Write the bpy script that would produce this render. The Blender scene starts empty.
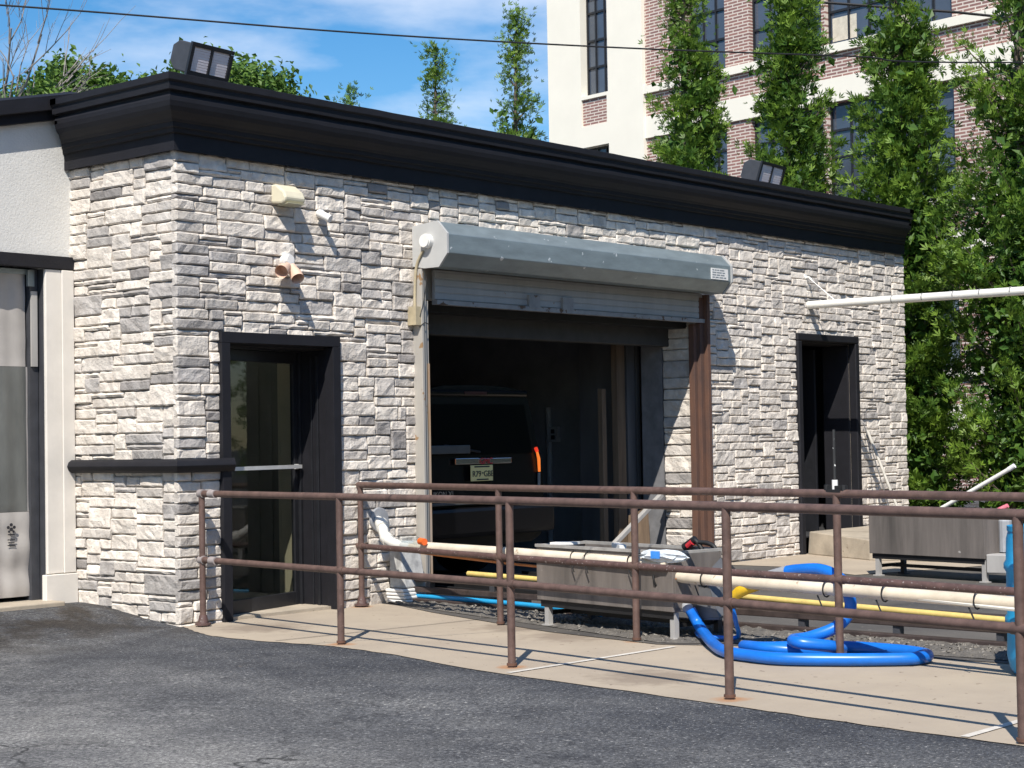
import bpy, bmesh, math, random
from mathutils import Vector, Matrix, noise
R = math.radians
rnd = random.Random(7)
S = bpy.context.scene
COL = S.collection

# ------------------------------------------------------------------ camera
cam = bpy.data.cameras.new('camera'); cam_o = bpy.data.objects.new('camera', cam); COL.objects.link(cam_o)
yaw, pitch, roll = R(40.639), R(1.841), R(-.970)
fw = Vector((math.cos(yaw)*math.cos(pitch), math.sin(yaw)*math.cos(pitch), math.sin(pitch)))
rt = Vector((math.sin(yaw), -math.cos(yaw), 0)); up = rt.cross(fw)
r2 = math.cos(roll)*rt + math.sin(roll)*up; u2 = -math.sin(roll)*rt + math.cos(roll)*up
m = Matrix((r2, u2, -fw)).transposed().to_4x4(); m.translation = Vector((-8.405, -10.549, 1.369))
cam_o.matrix_world = m
cam.sensor_fit = 'HORIZONTAL'; cam.sensor_width = 36; cam.lens = 36*1750/1024
cam.clip_start = .1; cam.clip_end = 2000
S.camera = cam_o

# ------------------------------------------------------------------ light
SUN = Vector((1.72, 1.10, -2.4)).normalized()
elev = math.asin(-SUN.z); rot = math.atan2(-SUN.x, -SUN.y)
W = bpy.data.worlds.new('World'); S.world = W; W.use_nodes = True
nt = W.node_tree; N = nt.nodes; L = nt.links
for n in list(N): N.remove(n)
def node(nt, kind, **kw):
    n = nt.nodes.new(kind)
    for k, v in kw.items():
        if k in n.inputs.keys(): n.inputs[k].default_value = v
        else: setattr(n, k, v)
    return n
sky = node(nt, 'ShaderNodeTexSky', sky_type='NISHITA', sun_disc=False, sun_elevation=elev, sun_rotation=rot,
           air_density=1.0, dust_density=.25, ozone_density=2.5)
bg = node(nt, 'ShaderNodeBackground', Strength=.09)
out = node(nt, 'ShaderNodeOutputWorld')
tc = node(nt, 'ShaderNodeTexCoord'); mp = node(nt, 'ShaderNodeMapping')
mp.inputs['Scale'].default_value = (1.6, 1.6, 5.0); mp.inputs['Location'].default_value = (.35, .1, .0)
n1 = node(nt, 'ShaderNodeTexNoise', Scale=2.3, Detail=7.0, Roughness=.55)
cr = node(nt, 'ShaderNodeValToRGB'); cr.color_ramp.elements[0].position = .52; cr.color_ramp.elements[1].position = .78
hs = node(nt, 'ShaderNodeHueSaturation', Saturation=1.4, Value=1.0)
mx = node(nt, 'ShaderNodeMixRGB'); mx.inputs['Color2'].default_value = (8.2, 8.4, 9.0, 1)
mu = node(nt, 'ShaderNodeMath', operation='MULTIPLY'); mu.inputs[1].default_value = .8
L.new(tc.outputs['Generated'], mp.inputs['Vector']); L.new(mp.outputs[0], n1.inputs['Vector']); L.new(n1.outputs['Fac'], cr.inputs[0])
L.new(cr.outputs[0], mu.inputs[0]); L.new(mu.outputs[0], mx.inputs['Fac'])
L.new(sky.outputs[0], hs.inputs['Color']); L.new(hs.outputs[0], mx.inputs['Color1'])
L.new(mx.outputs[0], bg.inputs['Color']); L.new(bg.outputs[0], out.inputs[0])

sun = bpy.data.lights.new('sun', 'SUN'); sun.energy = 4.2; sun.angle = R(.35); sun.color = (1, .94, .85)
sun_o = bpy.data.objects.new('sun', sun); COL.objects.link(sun_o)
sun_o.rotation_euler = SUN.to_track_quat('-Z', 'Y').to_euler(); sun_o.location = (-20, -20, 30)
S.view_settings.view_transform = 'Standard'; S.view_settings.look = 'None'
S.view_settings.gamma = 1; S.view_settings.exposure = .62; S.view_settings.use_curve_mapping = False

# ------------------------------------------------------------------ materials
MATS = {}
def mat(name, col, rough=.7, metal=0., var=.25, scale=8., bump=.0, bscale=40., col2=None, patch=.5, spec=.5, stretch=None,
        speck=None, speck_scale=60., speck_t=.68, attr=False):
    """principled material: two-tone noise, fine bump, optional specks of a third colour"""
    if name in MATS: return MATS[name]
    M = bpy.data.materials.new(name); M.use_nodes = True; t = M.node_tree
    for n in list(t.nodes): t.nodes.remove(n)
    o = node(t, 'ShaderNodeOutputMaterial'); b = node(t, 'ShaderNodeBsdfPrincipled')
    b.inputs['Roughness'].default_value = rough; b.inputs['Metallic'].default_value = metal
    b.inputs['Specular IOR Level'].default_value = spec
    t.links.new(b.outputs[0], o.inputs[0])
    tcn = node(t, 'ShaderNodeTexCoord'); src = tcn.outputs['Object']
    if stretch:
        mpp = node(t, 'ShaderNodeMapping'); mpp.inputs['Scale'].default_value = stretch
        t.links.new(src, mpp.inputs[0]); src = mpp.outputs[0]
    a = node(t, 'ShaderNodeTexNoise', Scale=scale, Detail=6., Roughness=.62); t.links.new(src, a.inputs['Vector'])
    ramp = node(t, 'ShaderNodeValToRGB'); ramp.color_ramp.elements[0].position = max(0, patch-.22); ramp.color_ramp.elements[1].position = min(1, patch+.22)
    t.links.new(a.outputs['Fac'], ramp.inputs[0])
    c2 = col2 or tuple(c*(1-var) for c in col); c1 = col if col2 else tuple(min(1, c*(1+var*.4)) for c in col)
    mix = node(t, 'ShaderNodeMixRGB'); mix.inputs[1].default_value = (*c1, 1); mix.inputs[2].default_value = (*c2, 1)
    t.links.new(ramp.outputs[0], mix.inputs[0]); c = mix.outputs[0]
    if attr:
        at = node(t, 'ShaderNodeVertexColor', layer_name='Col'); mm = node(t, 'ShaderNodeMixRGB', blend_type='MULTIPLY'); mm.inputs[0].default_value = 1
        t.links.new(c, mm.inputs[1]); t.links.new(at.outputs[0], mm.inputs[2]); c = mm.outputs[0]
    if speck:
        s = node(t, 'ShaderNodeTexNoise', Scale=speck_scale, Detail=3., Roughness=.6); t.links.new(tcn.outputs['Object'], s.inputs['Vector'])
        sr = node(t, 'ShaderNodeValToRGB'); sr.color_ramp.elements[0].position = speck_t; sr.color_ramp.elements[1].position = speck_t+.03
        sm = node(t, 'ShaderNodeMixRGB'); sm.inputs[2].default_value = (*speck, 1)
        t.links.new(s.outputs['Fac'], sr.inputs[0]); t.links.new(sr.outputs[0], sm.inputs[0]); t.links.new(c, sm.inputs[1]); c = sm.outputs[0]
    t.links.new(c, b.inputs['Base Color'])
    if bump:
        bn = node(t, 'ShaderNodeTexNoise', Scale=bscale, Detail=5., Roughness=.65); t.links.new(tcn.outputs['Object'], bn.inputs['Vector'])
        bb = node(t, 'ShaderNodeBump', Strength=1.0, Distance=bump); t.links.new(bn.outputs['Fac'], bb.inputs['Height']); t.links.new(bb.outputs[0], b.inputs['Normal'])
    MATS[name] = M; return M

stone = mat('ledge_stone', (1, .99, .98), .9, col2=(.62, .60, .585), scale=8, bump=.014, bscale=30, attr=True, spec=.15, speck=(.30, .27, .25), speck_scale=22, speck_t=.70)
mortar = mat('mortar', (.50, .45, .385), .95, bump=.004, bscale=60)
blackp = mat('black_stucco_paint', (.0115, .0115, .0155), .66, var=.3, bump=.0025, bscale=90, spec=.32)
blackm = mat('black_frame_paint', (.016, .017, .021), .45, var=.3, bump=.0008, bscale=40)
darkm = mat('dark_grey_metal', (.05, .052, .06), .5, var=.3)
brown = mat('brown_rail_paint', (.128, .078, .064), .55, var=.45, scale=14, bump=.0008, bscale=90, speck=(.19, .14, .125), speck_scale=48, speck_t=.70)
brown_chipped = mat('chipped_brown_rail_paint', (.105, .060, .053), .6, var=.45, scale=14, bump=.001, bscale=90, speck=(.36, .31, .29), speck_scale=55, speck_t=.645)
rust = mat('rust', (.15, .07, .042), .85, col2=(.075, .045, .037), scale=9, bump=.002, bscale=60, stretch=(1, 1, .3))
galv = mat('galvanised_steel', (.26, .31, .325), .42, .35, var=.25, scale=3, stretch=(1, 1, 4), speck=(.72, .74, .75), speck_scale=9, speck_t=.69)
greyp = mat('grey_painted_steel', (.42, .405, .385), .5, .1, var=.2, scale=5, speck=(.28, .15, .07), speck_scale=7, speck_t=.72, stretch=(1, 1, .25))
guide_m = mat('rust_streaked_guide', (.41, .385, .345), .6, .1, var=.2, scale=6, speck=(.30, .19, .10), speck_scale=6, speck_t=.64, stretch=(1, 1, .15))
trough = mat('weathered_steel', (.235, .205, .185), .6, .2, col2=(.095, .085, .078), scale=7, bump=.001, bscale=30, stretch=(1, 1, .12), speck=(.55, .53, .5), speck_scale=5, speck_t=.70)
white_wall = mat('white_stucco', (.66, .65, .62), .9, var=.08, scale=3, bump=.004, bscale=55)
cream_trim = mat('cream_pilaster_paint', (.70, .66, .60), .8, var=.1, scale=4, bump=.001, speck=(.42, .34, .28), speck_scale=9, speck_t=.76)
vinyl = mat('grey_vinyl', (.41, .385, .36), .55, var=.15, scale=4)
pvc = mat('cream_pvc', (.72, .63, .50), .45, var=.3, scale=4, speck=(.40, .31, .22), speck_scale=9, speck_t=.66)
pvcw = mat('white_pvc', (.78, .76, .70), .4, var=.1, scale=5)
yellow = mat('yellow_pipe_paint', (.66, .50, .16), .5, var=.2, scale=12, speck=(.25, .2, .13), speck_scale=18, speck_t=.70)
bluep = mat('blue_plastic', (.008, .155, .62), .35, var=.2, scale=9)
bluel = mat('light_blue_plastic', (.02, .32, .62), .4, var=.2, scale=7, speck=(.15, .4, .6), speck_scale=9, speck_t=.7)
greyplast = mat('grey_plastic', (.33, .34, .36), .5, var=.2)
black = mat('black_rubber', (.012, .012, .013), .6, var=.3)
wire_m = mat('black_cable', (.008, .008, .009), .6)
orange = mat('orange_plastic', (.75, .13, .02), .5)
redp = mat('red_plastic', (.5, .03, .04), .4)
pinkp = mat('pink_plastic', (.75, .2, .25), .5)
cream = mat('cream_plastic', (.66, .61, .46), .5, var=.08)
peach = mat('faded_peach_plastic', (.66, .46, .35), .6, var=.1)
whitep = mat('white_plastic', (.78, .77, .74), .5, var=.08)
concrete = mat('step_concrete', (.42, .36, .28), .9, var=.35, scale=3, bump=.004, bscale=40, speck=(.2, .16, .12), speck_scale=14, speck_t=.68)
inside = mat('interior_grey', (.26, .26, .27), .8, var=.3, scale=2)
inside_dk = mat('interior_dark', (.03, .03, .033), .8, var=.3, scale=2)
inside_tan = mat('interior_tan', (.50, .44, .32), .8, var=.15, scale=2)
wood = mat('old_wood', (.20, .14, .09), .85, col2=(.11, .075, .05), scale=5, stretch=(4, 4, .3), bump=.001)
bark = mat('bark', (.13, .10, .08), .9, var=.4, bump=.006, bscale=30)
twig = mat('pale_twig', (.30, .27, .25), .9, var=.3)
roofm = mat('roof_membrane', (.10, .10, .10), .9)
lens = mat('ribbed_lens', (.82, .76, .78), .35, var=.06)
carp = mat('black_car_paint', (.004, .004, .005), .25, var=.1, spec=.3)
chrome = mat('chrome', (.7, .7, .7), .15, 1., var=.05)
plate_m = mat('plate_yellow', (.90, .74, .32), .5, var=.08)
ink = mat('dark_ink', (.02, .02, .025), .6)
cream_wall = mat('cream_wall_panel', (.80, .76, .66), .85, var=.05, scale=1)
litter = mat('clear_film', (.65, .70, .74), .25, var=.2, scale=20)
foam = mat('marbled_white_block', (.58, .58, .56), .75, col2=(.26, .26, .26), scale=11, bump=.003, bscale=30)

def emis(name, col, s):
    M = bpy.data.materials.new(name); M.use_nodes = True; b = M.node_tree.nodes['Principled BSDF']
    b.inputs['Base Color'].default_value = (*col, 1); b.inputs['Emission Color'].default_value = (*col, 1); b.inputs['Emission Strength'].default_value = s
    return M
tail_red = emis('lit_tail_light_red', (.9, .05, .02), .55); tail_amber = emis('lit_tail_light_amber', (1, .22, .03), .6)

def glass_mat(name, tint, gloss, rough=.02):
    M = bpy.data.materials.new(name); M.use_nodes = True; t = M.node_tree
    for n in list(t.nodes): t.nodes.remove(n)
    o = node(t, 'ShaderNodeOutputMaterial'); tr = node(t, 'ShaderNodeBsdfTransparent'); gl = node(t, 'ShaderNodeBsdfGlossy', Roughness=rough)
    tr.inputs[0].default_value = (*tint, 1); lw = node(t, 'ShaderNodeLayerWeight', Blend=gloss); mx = node(t, 'ShaderNodeMixShader')
    ge = node(t, 'ShaderNodeNewGeometry'); iv = node(t, 'ShaderNodeMath', operation='SUBTRACT'); iv.inputs[0].default_value = 1; t.links.new(ge.outputs['Backfacing'], iv.inputs[1])
    mm = node(t, 'ShaderNodeMath', operation='MULTIPLY'); t.links.new(lw.outputs['Fresnel'], mm.inputs[0]); t.links.new(iv.outputs[0], mm.inputs[1]); t.links.new(mm.outputs[0], mx.inputs[0]); t.links.new(tr.outputs[0], mx.inputs[1]); t.links.new(gl.outputs[0], mx.inputs[2]); t.links.new(mx.outputs[0], o.inputs[0])
    return M
glass = glass_mat('door_glass', (.80, .82, .80), .36)
clear_vinyl = mat('clouded_vinyl', (.16, .165, .155), .35, col2=(.09, .095, .09), scale=5, stretch=(1, 1, .3))
bottle_m = glass_mat('clear_bottle', (.85, .88, .9), .4, .1)
win_glass = mat('dark_window_glass', (.075, .095, .13), .06, var=.5, scale=.35, spec=.8)

fill_opal_m = bpy.data.materials.new('added_fill_opal'); fill_opal_m.use_nodes = True  # translucent opal for the roof panel added to light the office
_b = fill_opal_m.node_tree.nodes['Principled BSDF']; fill_opal_m.node_tree.nodes.remove(_b); _t = node(fill_opal_m.node_tree, 'ShaderNodeBsdfTranslucent'); _t.inputs[0].default_value = (.8, .8, .76, 1)
fill_opal_m.node_tree.links.new(_t.outputs[0], fill_opal_m.node_tree.nodes['Material Output'].inputs[0])
def brick_mat():
    M = bpy.data.materials.new('red_brick'); M.use_nodes = True; t = M.node_tree; b = t.nodes['Principled BSDF']; b.inputs['Roughness'].default_value = .9
    tcn = node(t, 'ShaderNodeTexCoord'); sp = node(t, 'ShaderNodeSeparateXYZ'); cb = node(t, 'ShaderNodeCombineXYZ')
    t.links.new(tcn.outputs['Object'], sp.inputs[0]); t.links.new(sp.outputs['X'], cb.inputs['X']); t.links.new(sp.outputs['Z'], cb.inputs['Y'])
    br = node(t, 'ShaderNodeTexBrick', offset=.5); br.inputs['Scale'].default_value = 1
    br.inputs['Brick Width'].default_value = .34; br.inputs['Row Height'].default_value = .085; br.inputs['Mortar Size'].default_value = .016
    br.inputs['Color1'].default_value = (.30, .155, .13, 1); br.inputs['Color2'].default_value = (.21, .115, .105, 1); br.inputs['Mortar'].default_value = (.60, .53, .47, 1)
    t.links.new(cb.outputs[0], br.inputs['Vector']); t.links.new(br.outputs[0], b.inputs['Base Color']); return M
brick = brick_mat()

def leaf_mat(name, a, b_):
    M = bpy.data.materials.new(name); M.use_nodes = True; t = M.node_tree
    for n in list(t.nodes): t.nodes.remove(n)
    o = node(t, 'ShaderNodeOutputMaterial'); at = node(t, 'ShaderNodeVertexColor', layer_name='Col'); mixc = node(t, 'ShaderNodeMixRGB')
    mixc.inputs[1].default_value = (*a, 1); mixc.inputs[2].default_value = (*b_, 1); t.links.new(at.outputs[0], mixc.inputs[0])
    p = node(t, 'ShaderNodeBsdfPrincipled', Roughness=.5); p.inputs['Specular IOR Level'].default_value = .35
    tl = node(t, 'ShaderNodeBsdfTranslucent'); mx = node(t, 'ShaderNodeMixShader'); mx.inputs[0].default_value = .28
    t.links.new(mixc.outputs[0], p.inputs['Base Color']); t.links.new(mixc.outputs[0], tl.inputs[0])
    t.links.new(p.outputs[0], mx.inputs[1]); t.links.new(tl.outputs[0], mx.inputs[2]); t.links.new(mx.outputs[0], o.inputs[0]); return M
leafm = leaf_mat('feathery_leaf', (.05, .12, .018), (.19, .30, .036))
leafd = leaf_mat('far_leaf', (.045, .11, .024), (.14, .24, .04))

def asphalt_mat():
    M = bpy.data.materials.new('asphalt'); M.use_nodes = True; t = M.node_tree; b = t.nodes['Principled BSDF']; b.inputs['Roughness'].default_value = .85
    b.inputs['Specular IOR Level'].default_value = .3
    K = t.links.new; tcn = node(t, 'ShaderNodeTexCoord'); P = tcn.outputs['Object']
    def nz(scale, det=5., ro=.6, vec=None):
        n = node(t, 'ShaderNodeTexNoise', Scale=scale, Detail=det, Roughness=ro); K(vec or P, n.inputs['Vector']); return n.outputs['Fac']
    def ramp(src, p0, p1, c0=(0, 0, 0, 1), c1=(1, 1, 1, 1)):
        r = node(t, 'ShaderNodeValToRGB'); r.color_ramp.elements[0].position = p0; r.color_ramp.elements[1].position = p1
        r.color_ramp.elements[0].color = c0; r.color_ramp.elements[1].color = c1; K(src, r.inputs[0]); return r.outputs[0]
    def mixc(f, a, c, bt='MIX'):
        m_ = node(t, 'ShaderNodeMixRGB', blend_type=bt)
        for i, s in ((0, f), (1, a), (2, c)):
            if hasattr(s, 'node'): K(s, m_.inputs[i])
            else: m_.inputs[i].default_value = s
        return m_.outputs[0]
    mpp = node(t, 'ShaderNodeMapping'); mpp.inputs['Rotation'].default_value = (0, 0, R(50)); mpp.inputs['Scale'].default_value = (1.0, .8, 1); K(P, mpp.inputs[0])
    base = mixc(ramp(nz(.8, 7., .68, mpp.outputs[0]), .42, .58), (.078, .083, .096, 1), (.215, .214, .215, 1))
    base = mixc(ramp(nz(2.6, 7., .72, mpp.outputs[0]), .44, .62), base, mixc(.6, base, (.24, .237, .23, 1)))
    base = mixc(ramp(nz(1.7, 6., .7, mpp.outputs[0]), .56, .68), base, (.058, .060, .068, 1))
    # dustier towards the open lot, freshly sealed and darker beside the walkway
    sp = node(t, 'ShaderNodeSeparateXYZ'); K(P, sp.inputs[0])
    m1 = node(t, 'ShaderNodeMath', operation='MULTIPLY_ADD'); K(sp.outputs['Y'], m1.inputs[0]); m1.inputs[1].default_value = -.16; K(sp.outputs['X'], m1.inputs[2])
    wob = node(t, 'ShaderNodeMath', operation='MULTIPLY_ADD'); K(nz(.6, 4.), wob.inputs[0]); wob.inputs[1].default_value = 2.2; K(m1.outputs[0], wob.inputs[2])
    mr = node(t, 'ShaderNodeMapRange'); K(wob.outputs[0], mr.inputs[0]); mr.inputs[1].default_value = -1.9; mr.inputs[2].default_value = .75
    base = mixc(mr.outputs[0], mixc(.5, base, (.26, .25, .232, 1)), mixc(.72, base, (.045, .050, .062, 1)))
    # aggregate: dark binder between lighter chips
    base = mixc(ramp(nz(45, 4., .85), .38, .56), mixc(.72, base, (.02, .02, .022, 1)), base)
    base = mixc(ramp(nz(48, 3., .8), .58, .68), base, (.40, .39, .37, 1))
    # dark earthy stains where water collects by the corner, leaf litter elsewhere
    ys_ = node(t, 'ShaderNodeMapRange'); K(sp.outputs['Y'], ys_.inputs[0]); ys_.inputs[1].default_value = -1.0; ys_.inputs[2].default_value = .6
    st = node(t, 'ShaderNodeMath', operation='MULTIPLY'); K(ys_.outputs[0], st.inputs[0]); K(ramp(nz(1.5, 6., .7), .44, .56), st.inputs[1])
    base = mixc(st.outputs[0], base, (.042, .036, .031, 1))
    base = mixc(ramp(nz(2.6, 5., .7), .70, .75), base, (.20, .14, .09, 1))
    base = mixc(1., base, ramp(nz(.75, 8., .72, mpp.outputs[0]), .36, .64, (.72, .73, .76, 1), (1.22, 1.21, 1.19, 1)), 'MULTIPLY')
    base = mixc(1., base, ramp(nz(4.5, 6., .75, mpp.outputs[0]), .38, .62, (.82, .82, .83, 1), (1.15, 1.15, 1.15, 1)), 'MULTIPLY')
    base = mixc(1., base, ramp(nz(34, 8., .95), .41, .59, (.40, .41, .44, 1), (1.7, 1.7, 1.66, 1)), 'MULTIPLY')
    # cracks
    vz = node(t, 'ShaderNodeTexVoronoi', feature='DISTANCE_TO_EDGE', Scale=.42)
    wv = node(t, 'ShaderNodeVectorMath', operation='ADD'); nn = node(t, 'ShaderNodeTexNoise', Scale=1.6, Detail=6.); K(P, nn.inputs['Vector']); K(P, wv.inputs[0]); K(nn.outputs['Color'], wv.inputs[1]); K(wv.outputs[0], vz.inputs['Vector'])
    crack = ramp(vz.outputs['Distance'], .002, .007, (1, 1, 1, 1), (0, 0, 0, 1))
    ck = node(t, 'ShaderNodeMath', operation='MULTIPLY'); K(crack, ck.inputs[0]); K(ramp(nz(.7, 3.), .52, .66), ck.inputs[1])
    base = mixc(ck.outputs[0], base, (.022, .022, .023, 1))
    K(base, b.inputs['Base Color'])
    bb = node(t, 'ShaderNodeBump', Strength=1., Distance=.014); K(nz(45, 4., .85), bb.inputs['Height']); K(bb.outputs[0], b.inputs['Normal'])
    return M
asphalt = asphalt_mat()
walk_m = mat('walkway_concrete', (.41, .345, .262), .9, col2=(.325, .27, .21), scale=1.6, bump=.0025, bscale=60, speck=(.15, .11, .08), speck_scale=16, speck_t=.672)
def spots(M, pts, col, rad):
    t = M.node_tree; K = t.links.new; b = t.nodes['Principled BSDF']; tcn = node(t, 'ShaderNodeTexCoord'); nn = node(t, 'ShaderNodeTexNoise', Scale=9., Detail=5.)
    K(tcn.outputs['Object'], nn.inputs['Vector']); cur_ = b.inputs['Base Color'].links[0].from_socket
    for p in pts:
        d = node(t, 'ShaderNodeVectorMath', operation='DISTANCE'); K(tcn.outputs['Object'], d.inputs[0]); d.inputs[1].default_value = p
        a_ = node(t, 'ShaderNodeMath', operation='MULTIPLY_ADD'); K(nn.outputs['Fac'], a_.inputs[0]); a_.inputs[1].default_value = -rad*1.6; K(d.outputs['Value'], a_.inputs[2])
        mr = node(t, 'ShaderNodeMapRange'); K(a_.outputs[0], mr.inputs[0]); mr.inputs[1].default_value = -rad*.2; mr.inputs[2].default_value = rad*.5; mr.inputs[3].default_value = .75; mr.inputs[4].default_value = 0
        m_ = node(t, 'ShaderNodeMixRGB'); m_.inputs[2].default_value = (*col, 1); K(mr.outputs[0], m_.inputs[0]); K(cur_, m_.inputs[1]); cur_ = m_.outputs[0]
    K(cur_, b.inputs['Base Color'])
spots(walk_m, [(-.13, -1.88, 0), (-.40, -3.64, 0), (-.745, -5.43, 0), (.78, -5.2, 0), (1.09, -3.47, 0), (1.86, -.05, 0)], (.36, .17, .07), .09)
spots(walk_m, [(1.1, -2.9, 0), (1.35, -2.2, 0), (.3, -.6, 0), (1.2, -4.9, 0), (-.3, -4.6, 0)], (.21, .165, .125), .30)
joint_m = mat('pale_joint', (.60, .56, .50), .9)
gravel_m = mat('gravel', (.17, .155, .135), .95, col2=(.07, .065, .06), scale=18, bump=.02, bscale=35, speck=(.36, .33, .3), speck_scale=40, speck_t=.66)
pebble = mat('pebbles', (.25, .23, .20), .9, var=.5, scale=30)
wet = mat('stained_rear_pavement', (.12, .108, .094), .8, col2=(.055, .052, .05), scale=.9, bump=.003, bscale=50, speck=(.3, .27, .23), speck_scale=30, speck_t=.68)

# ------------------------------------------------------------------ mesh helpers
def wpos(o):
    p = Vector((0, 0, 0))
    while o: p += o.location; o = o.parent
    return p
class MB:
    def __init__(s): s.v = []; s.f = []; s.c = []
    def add(s, vs, fs, col=None):
        b = len(s.v); s.v += [tuple(v) for v in vs]; s.f += [tuple(b+i for i in f) for f in fs]
        s.c += [col]*len(fs); return s
    def box(s, x0, x1, y0, y1, z0, z1):
        return s.add([(x, y, z) for x in (x0, x1) for y in (y0, y1) for z in (z0, z1)],
                     [(0, 1, 3, 2), (4, 6, 7, 5), (0, 4, 5, 1), (2, 3, 7, 6), (0, 2, 6, 4), (1, 5, 7, 3)])
    def bar(s, a, b, w, h, upv=(0, 0, 1)):
        a = Vector(a); b = Vector(b); d = (b-a).normalized(); x = d.cross(Vector(upv))
        if x.length < 1e-4: x = d.cross(Vector((0, 1, 0)))
        x.normalize(); y = x.cross(d)
        vs = [p+x*i*w/2+y*j*h/2 for p in (a, b) for i, j in ((-1, -1), (1, -1), (1, 1), (-1, 1))]
        return s.add(vs, [(0, 3, 2, 1), (4, 5, 6, 7), (0, 1, 5, 4), (1, 2, 6, 5), (2, 3, 7, 6), (3, 0, 4, 7)])
    def tube(s, pts, r, n=12, smooth=0, cap=True):
        P = [Vector(p) for p in pts]
        rr = list(r) if isinstance(r, (list, tuple)) else [r]*len(P)
        if smooth:
            Q = []; q = []
            for i in range(len(P)-1):
                p0 = P[max(i-1, 0)]; p1 = P[i]; p2 = P[i+1]; p3 = P[min(i+2, len(P)-1)]
                for k in range(smooth):
                    t = k/smooth
                    Q.append(.5*((2*p1)+(p2-p0)*t+(2*p0-5*p1+4*p2-p3)*t*t+(3*p1-p0-3*p2+p3)*t**3)); q.append(rr[i]*(1-t)+rr[i+1]*t)
            Q.append(P[-1]); q.append(rr[-1]); P, rr = Q, q
        vs = []; X = None
        for i, p in enumerate(P):
            d = (P[min(i+1, len(P)-1)]-P[max(i-1, 0)]).normalized()
            if X is None:
                X = d.cross(Vector((0, 0, 1)))
                if X.length < 1e-3: X = d.cross(Vector((0, 1, 0)))
            X = (X-d*X.dot(d)).normalized(); Y = d.cross(X)
            vs += [p+(X*math.cos(2*math.pi*k/n)+Y*math.sin(2*math.pi*k/n))*rr[i] for k in range(n)]
        fs = [(i*n+k, i*n+(k+1) % n, (i+1)*n+(k+1) % n, (i+1)*n+k) for i in range(len(P)-1) for k in range(n)]
        if cap: fs += [tuple(range(n-1, -1, -1)), tuple((len(P)-1)*n+k for k in range(n))]
        return s.add(vs, fs)
    def prism(s, prof, fn0, fn1):
        """profile [(a,b)] mapped through two functions to its two end outlines"""
        n = len(prof); vs = [fn0(a, b) for a, b in prof]+[fn1(a, b) for a, b in prof]
        return s.add(vs, [(i, (i+1) % n, n+(i+1) % n, n+i) for i in range(n)]+[tuple(range(n-1, -1, -1)), tuple(range(n, 2*n))])
    def build(s, name, m_, parent=None, smooth=False, bevel=0, loc=None, local=False, label=None):
        me = bpy.data.meshes.new(name); o = bpy.data.objects.new(name, me); COL.objects.link(o)
        off = Vector((0, 0, 0))
        if parent:
            o.parent = parent
            if not local: off = wpos(parent)
        if loc is not None: o.location = Vector(loc)-off; off = Vector(loc)
        me.from_pydata([tuple(Vector(v)-off) for v in s.v], [], s.f)
        if any(c is not None for c in s.c):
            ca = me.color_attributes.new('Col', 'FLOAT_COLOR', 'CORNER')
            buf = []
            for f, c in zip(s.f, s.c): buf += list((*(c or (1, 1, 1)), 1))*len(f)
            ca.data.foreach_set('color', buf)
        bm = bmesh.new(); bm.from_mesh(me)
        if len(bm.faces) < 20000: bmesh.ops.recalc_face_normals(bm, faces=bm.faces)
        bm.to_mesh(me); bm.free()
        if smooth: me.polygons.foreach_set('use_smooth', [True]*len(me.polygons))
        me.materials.append(m_)
        if smooth == 'auto':
            me.set_sharp_from_angle(angle=R(40))
        if bevel:
            b = o.modifiers.new('bevel', 'BEVEL'); b.width = bevel; b.segments = 2; b.limit_method = 'ANGLE'
        if label: o['label'] = label
        return o
def tag(o, label, cat, group=None):
    o['label'] = label; o['category'] = cat
    if group: o['group'] = group
    return o
def thing(name, label, cat, loc=(0, 0, 0), group=None, rotz=0):
    o = bpy.data.objects.new(name, None); COL.objects.link(o); o.location = loc; o.rotation_euler = (0, 0, rotz); o.empty_display_size = .2
    return tag(o, label, cat, group)
def struct(o, kind='structure'): o['kind'] = kind; return o
def copy_tree(o, parent=None):
    c = o.copy(); COL.objects.link(c); c.parent = parent
    for ch in list(o.children): copy_tree(ch, c)
    return c
def text(body, size, origin, xdir, m_, parent, name='lettering', local=False, ext=.002, align='LEFT'):
    cu = bpy.data.curves.new(name, 'FONT'); cu.body = body; cu.size = size; cu.extrude = ext; cu.align_x = align
    tmp = bpy.data.objects.new(name, cu); COL.objects.link(tmp); bpy.context.view_layer.update()
    me = bpy.data.meshes.new_from_object(tmp.evaluated_get(bpy.context.evaluated_depsgraph_get()))
    bpy.data.objects.remove(tmp)
    x = Vector(xdir).normalized(); z = Vector((0, 0, 1)); y = z.cross(x)*-1
    M_ = Matrix((x, z, x.cross(z))).transposed().to_4x4(); M_.translation = Vector(origin)-(Vector((0, 0, 0)) if local or not parent else wpos(parent))
    me.transform(M_); me.materials.clear(); me.materials.append(m_)
    o = bpy.data.objects.new(name, me); COL.objects.link(o); o.parent = parent; return o
def disc(mb, c, nrm, r, depth, n=20):
    c = Vector(c); nrm = Vector(nrm).normalized(); return mb.tube([c, c+nrm*depth], r, n)
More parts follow.
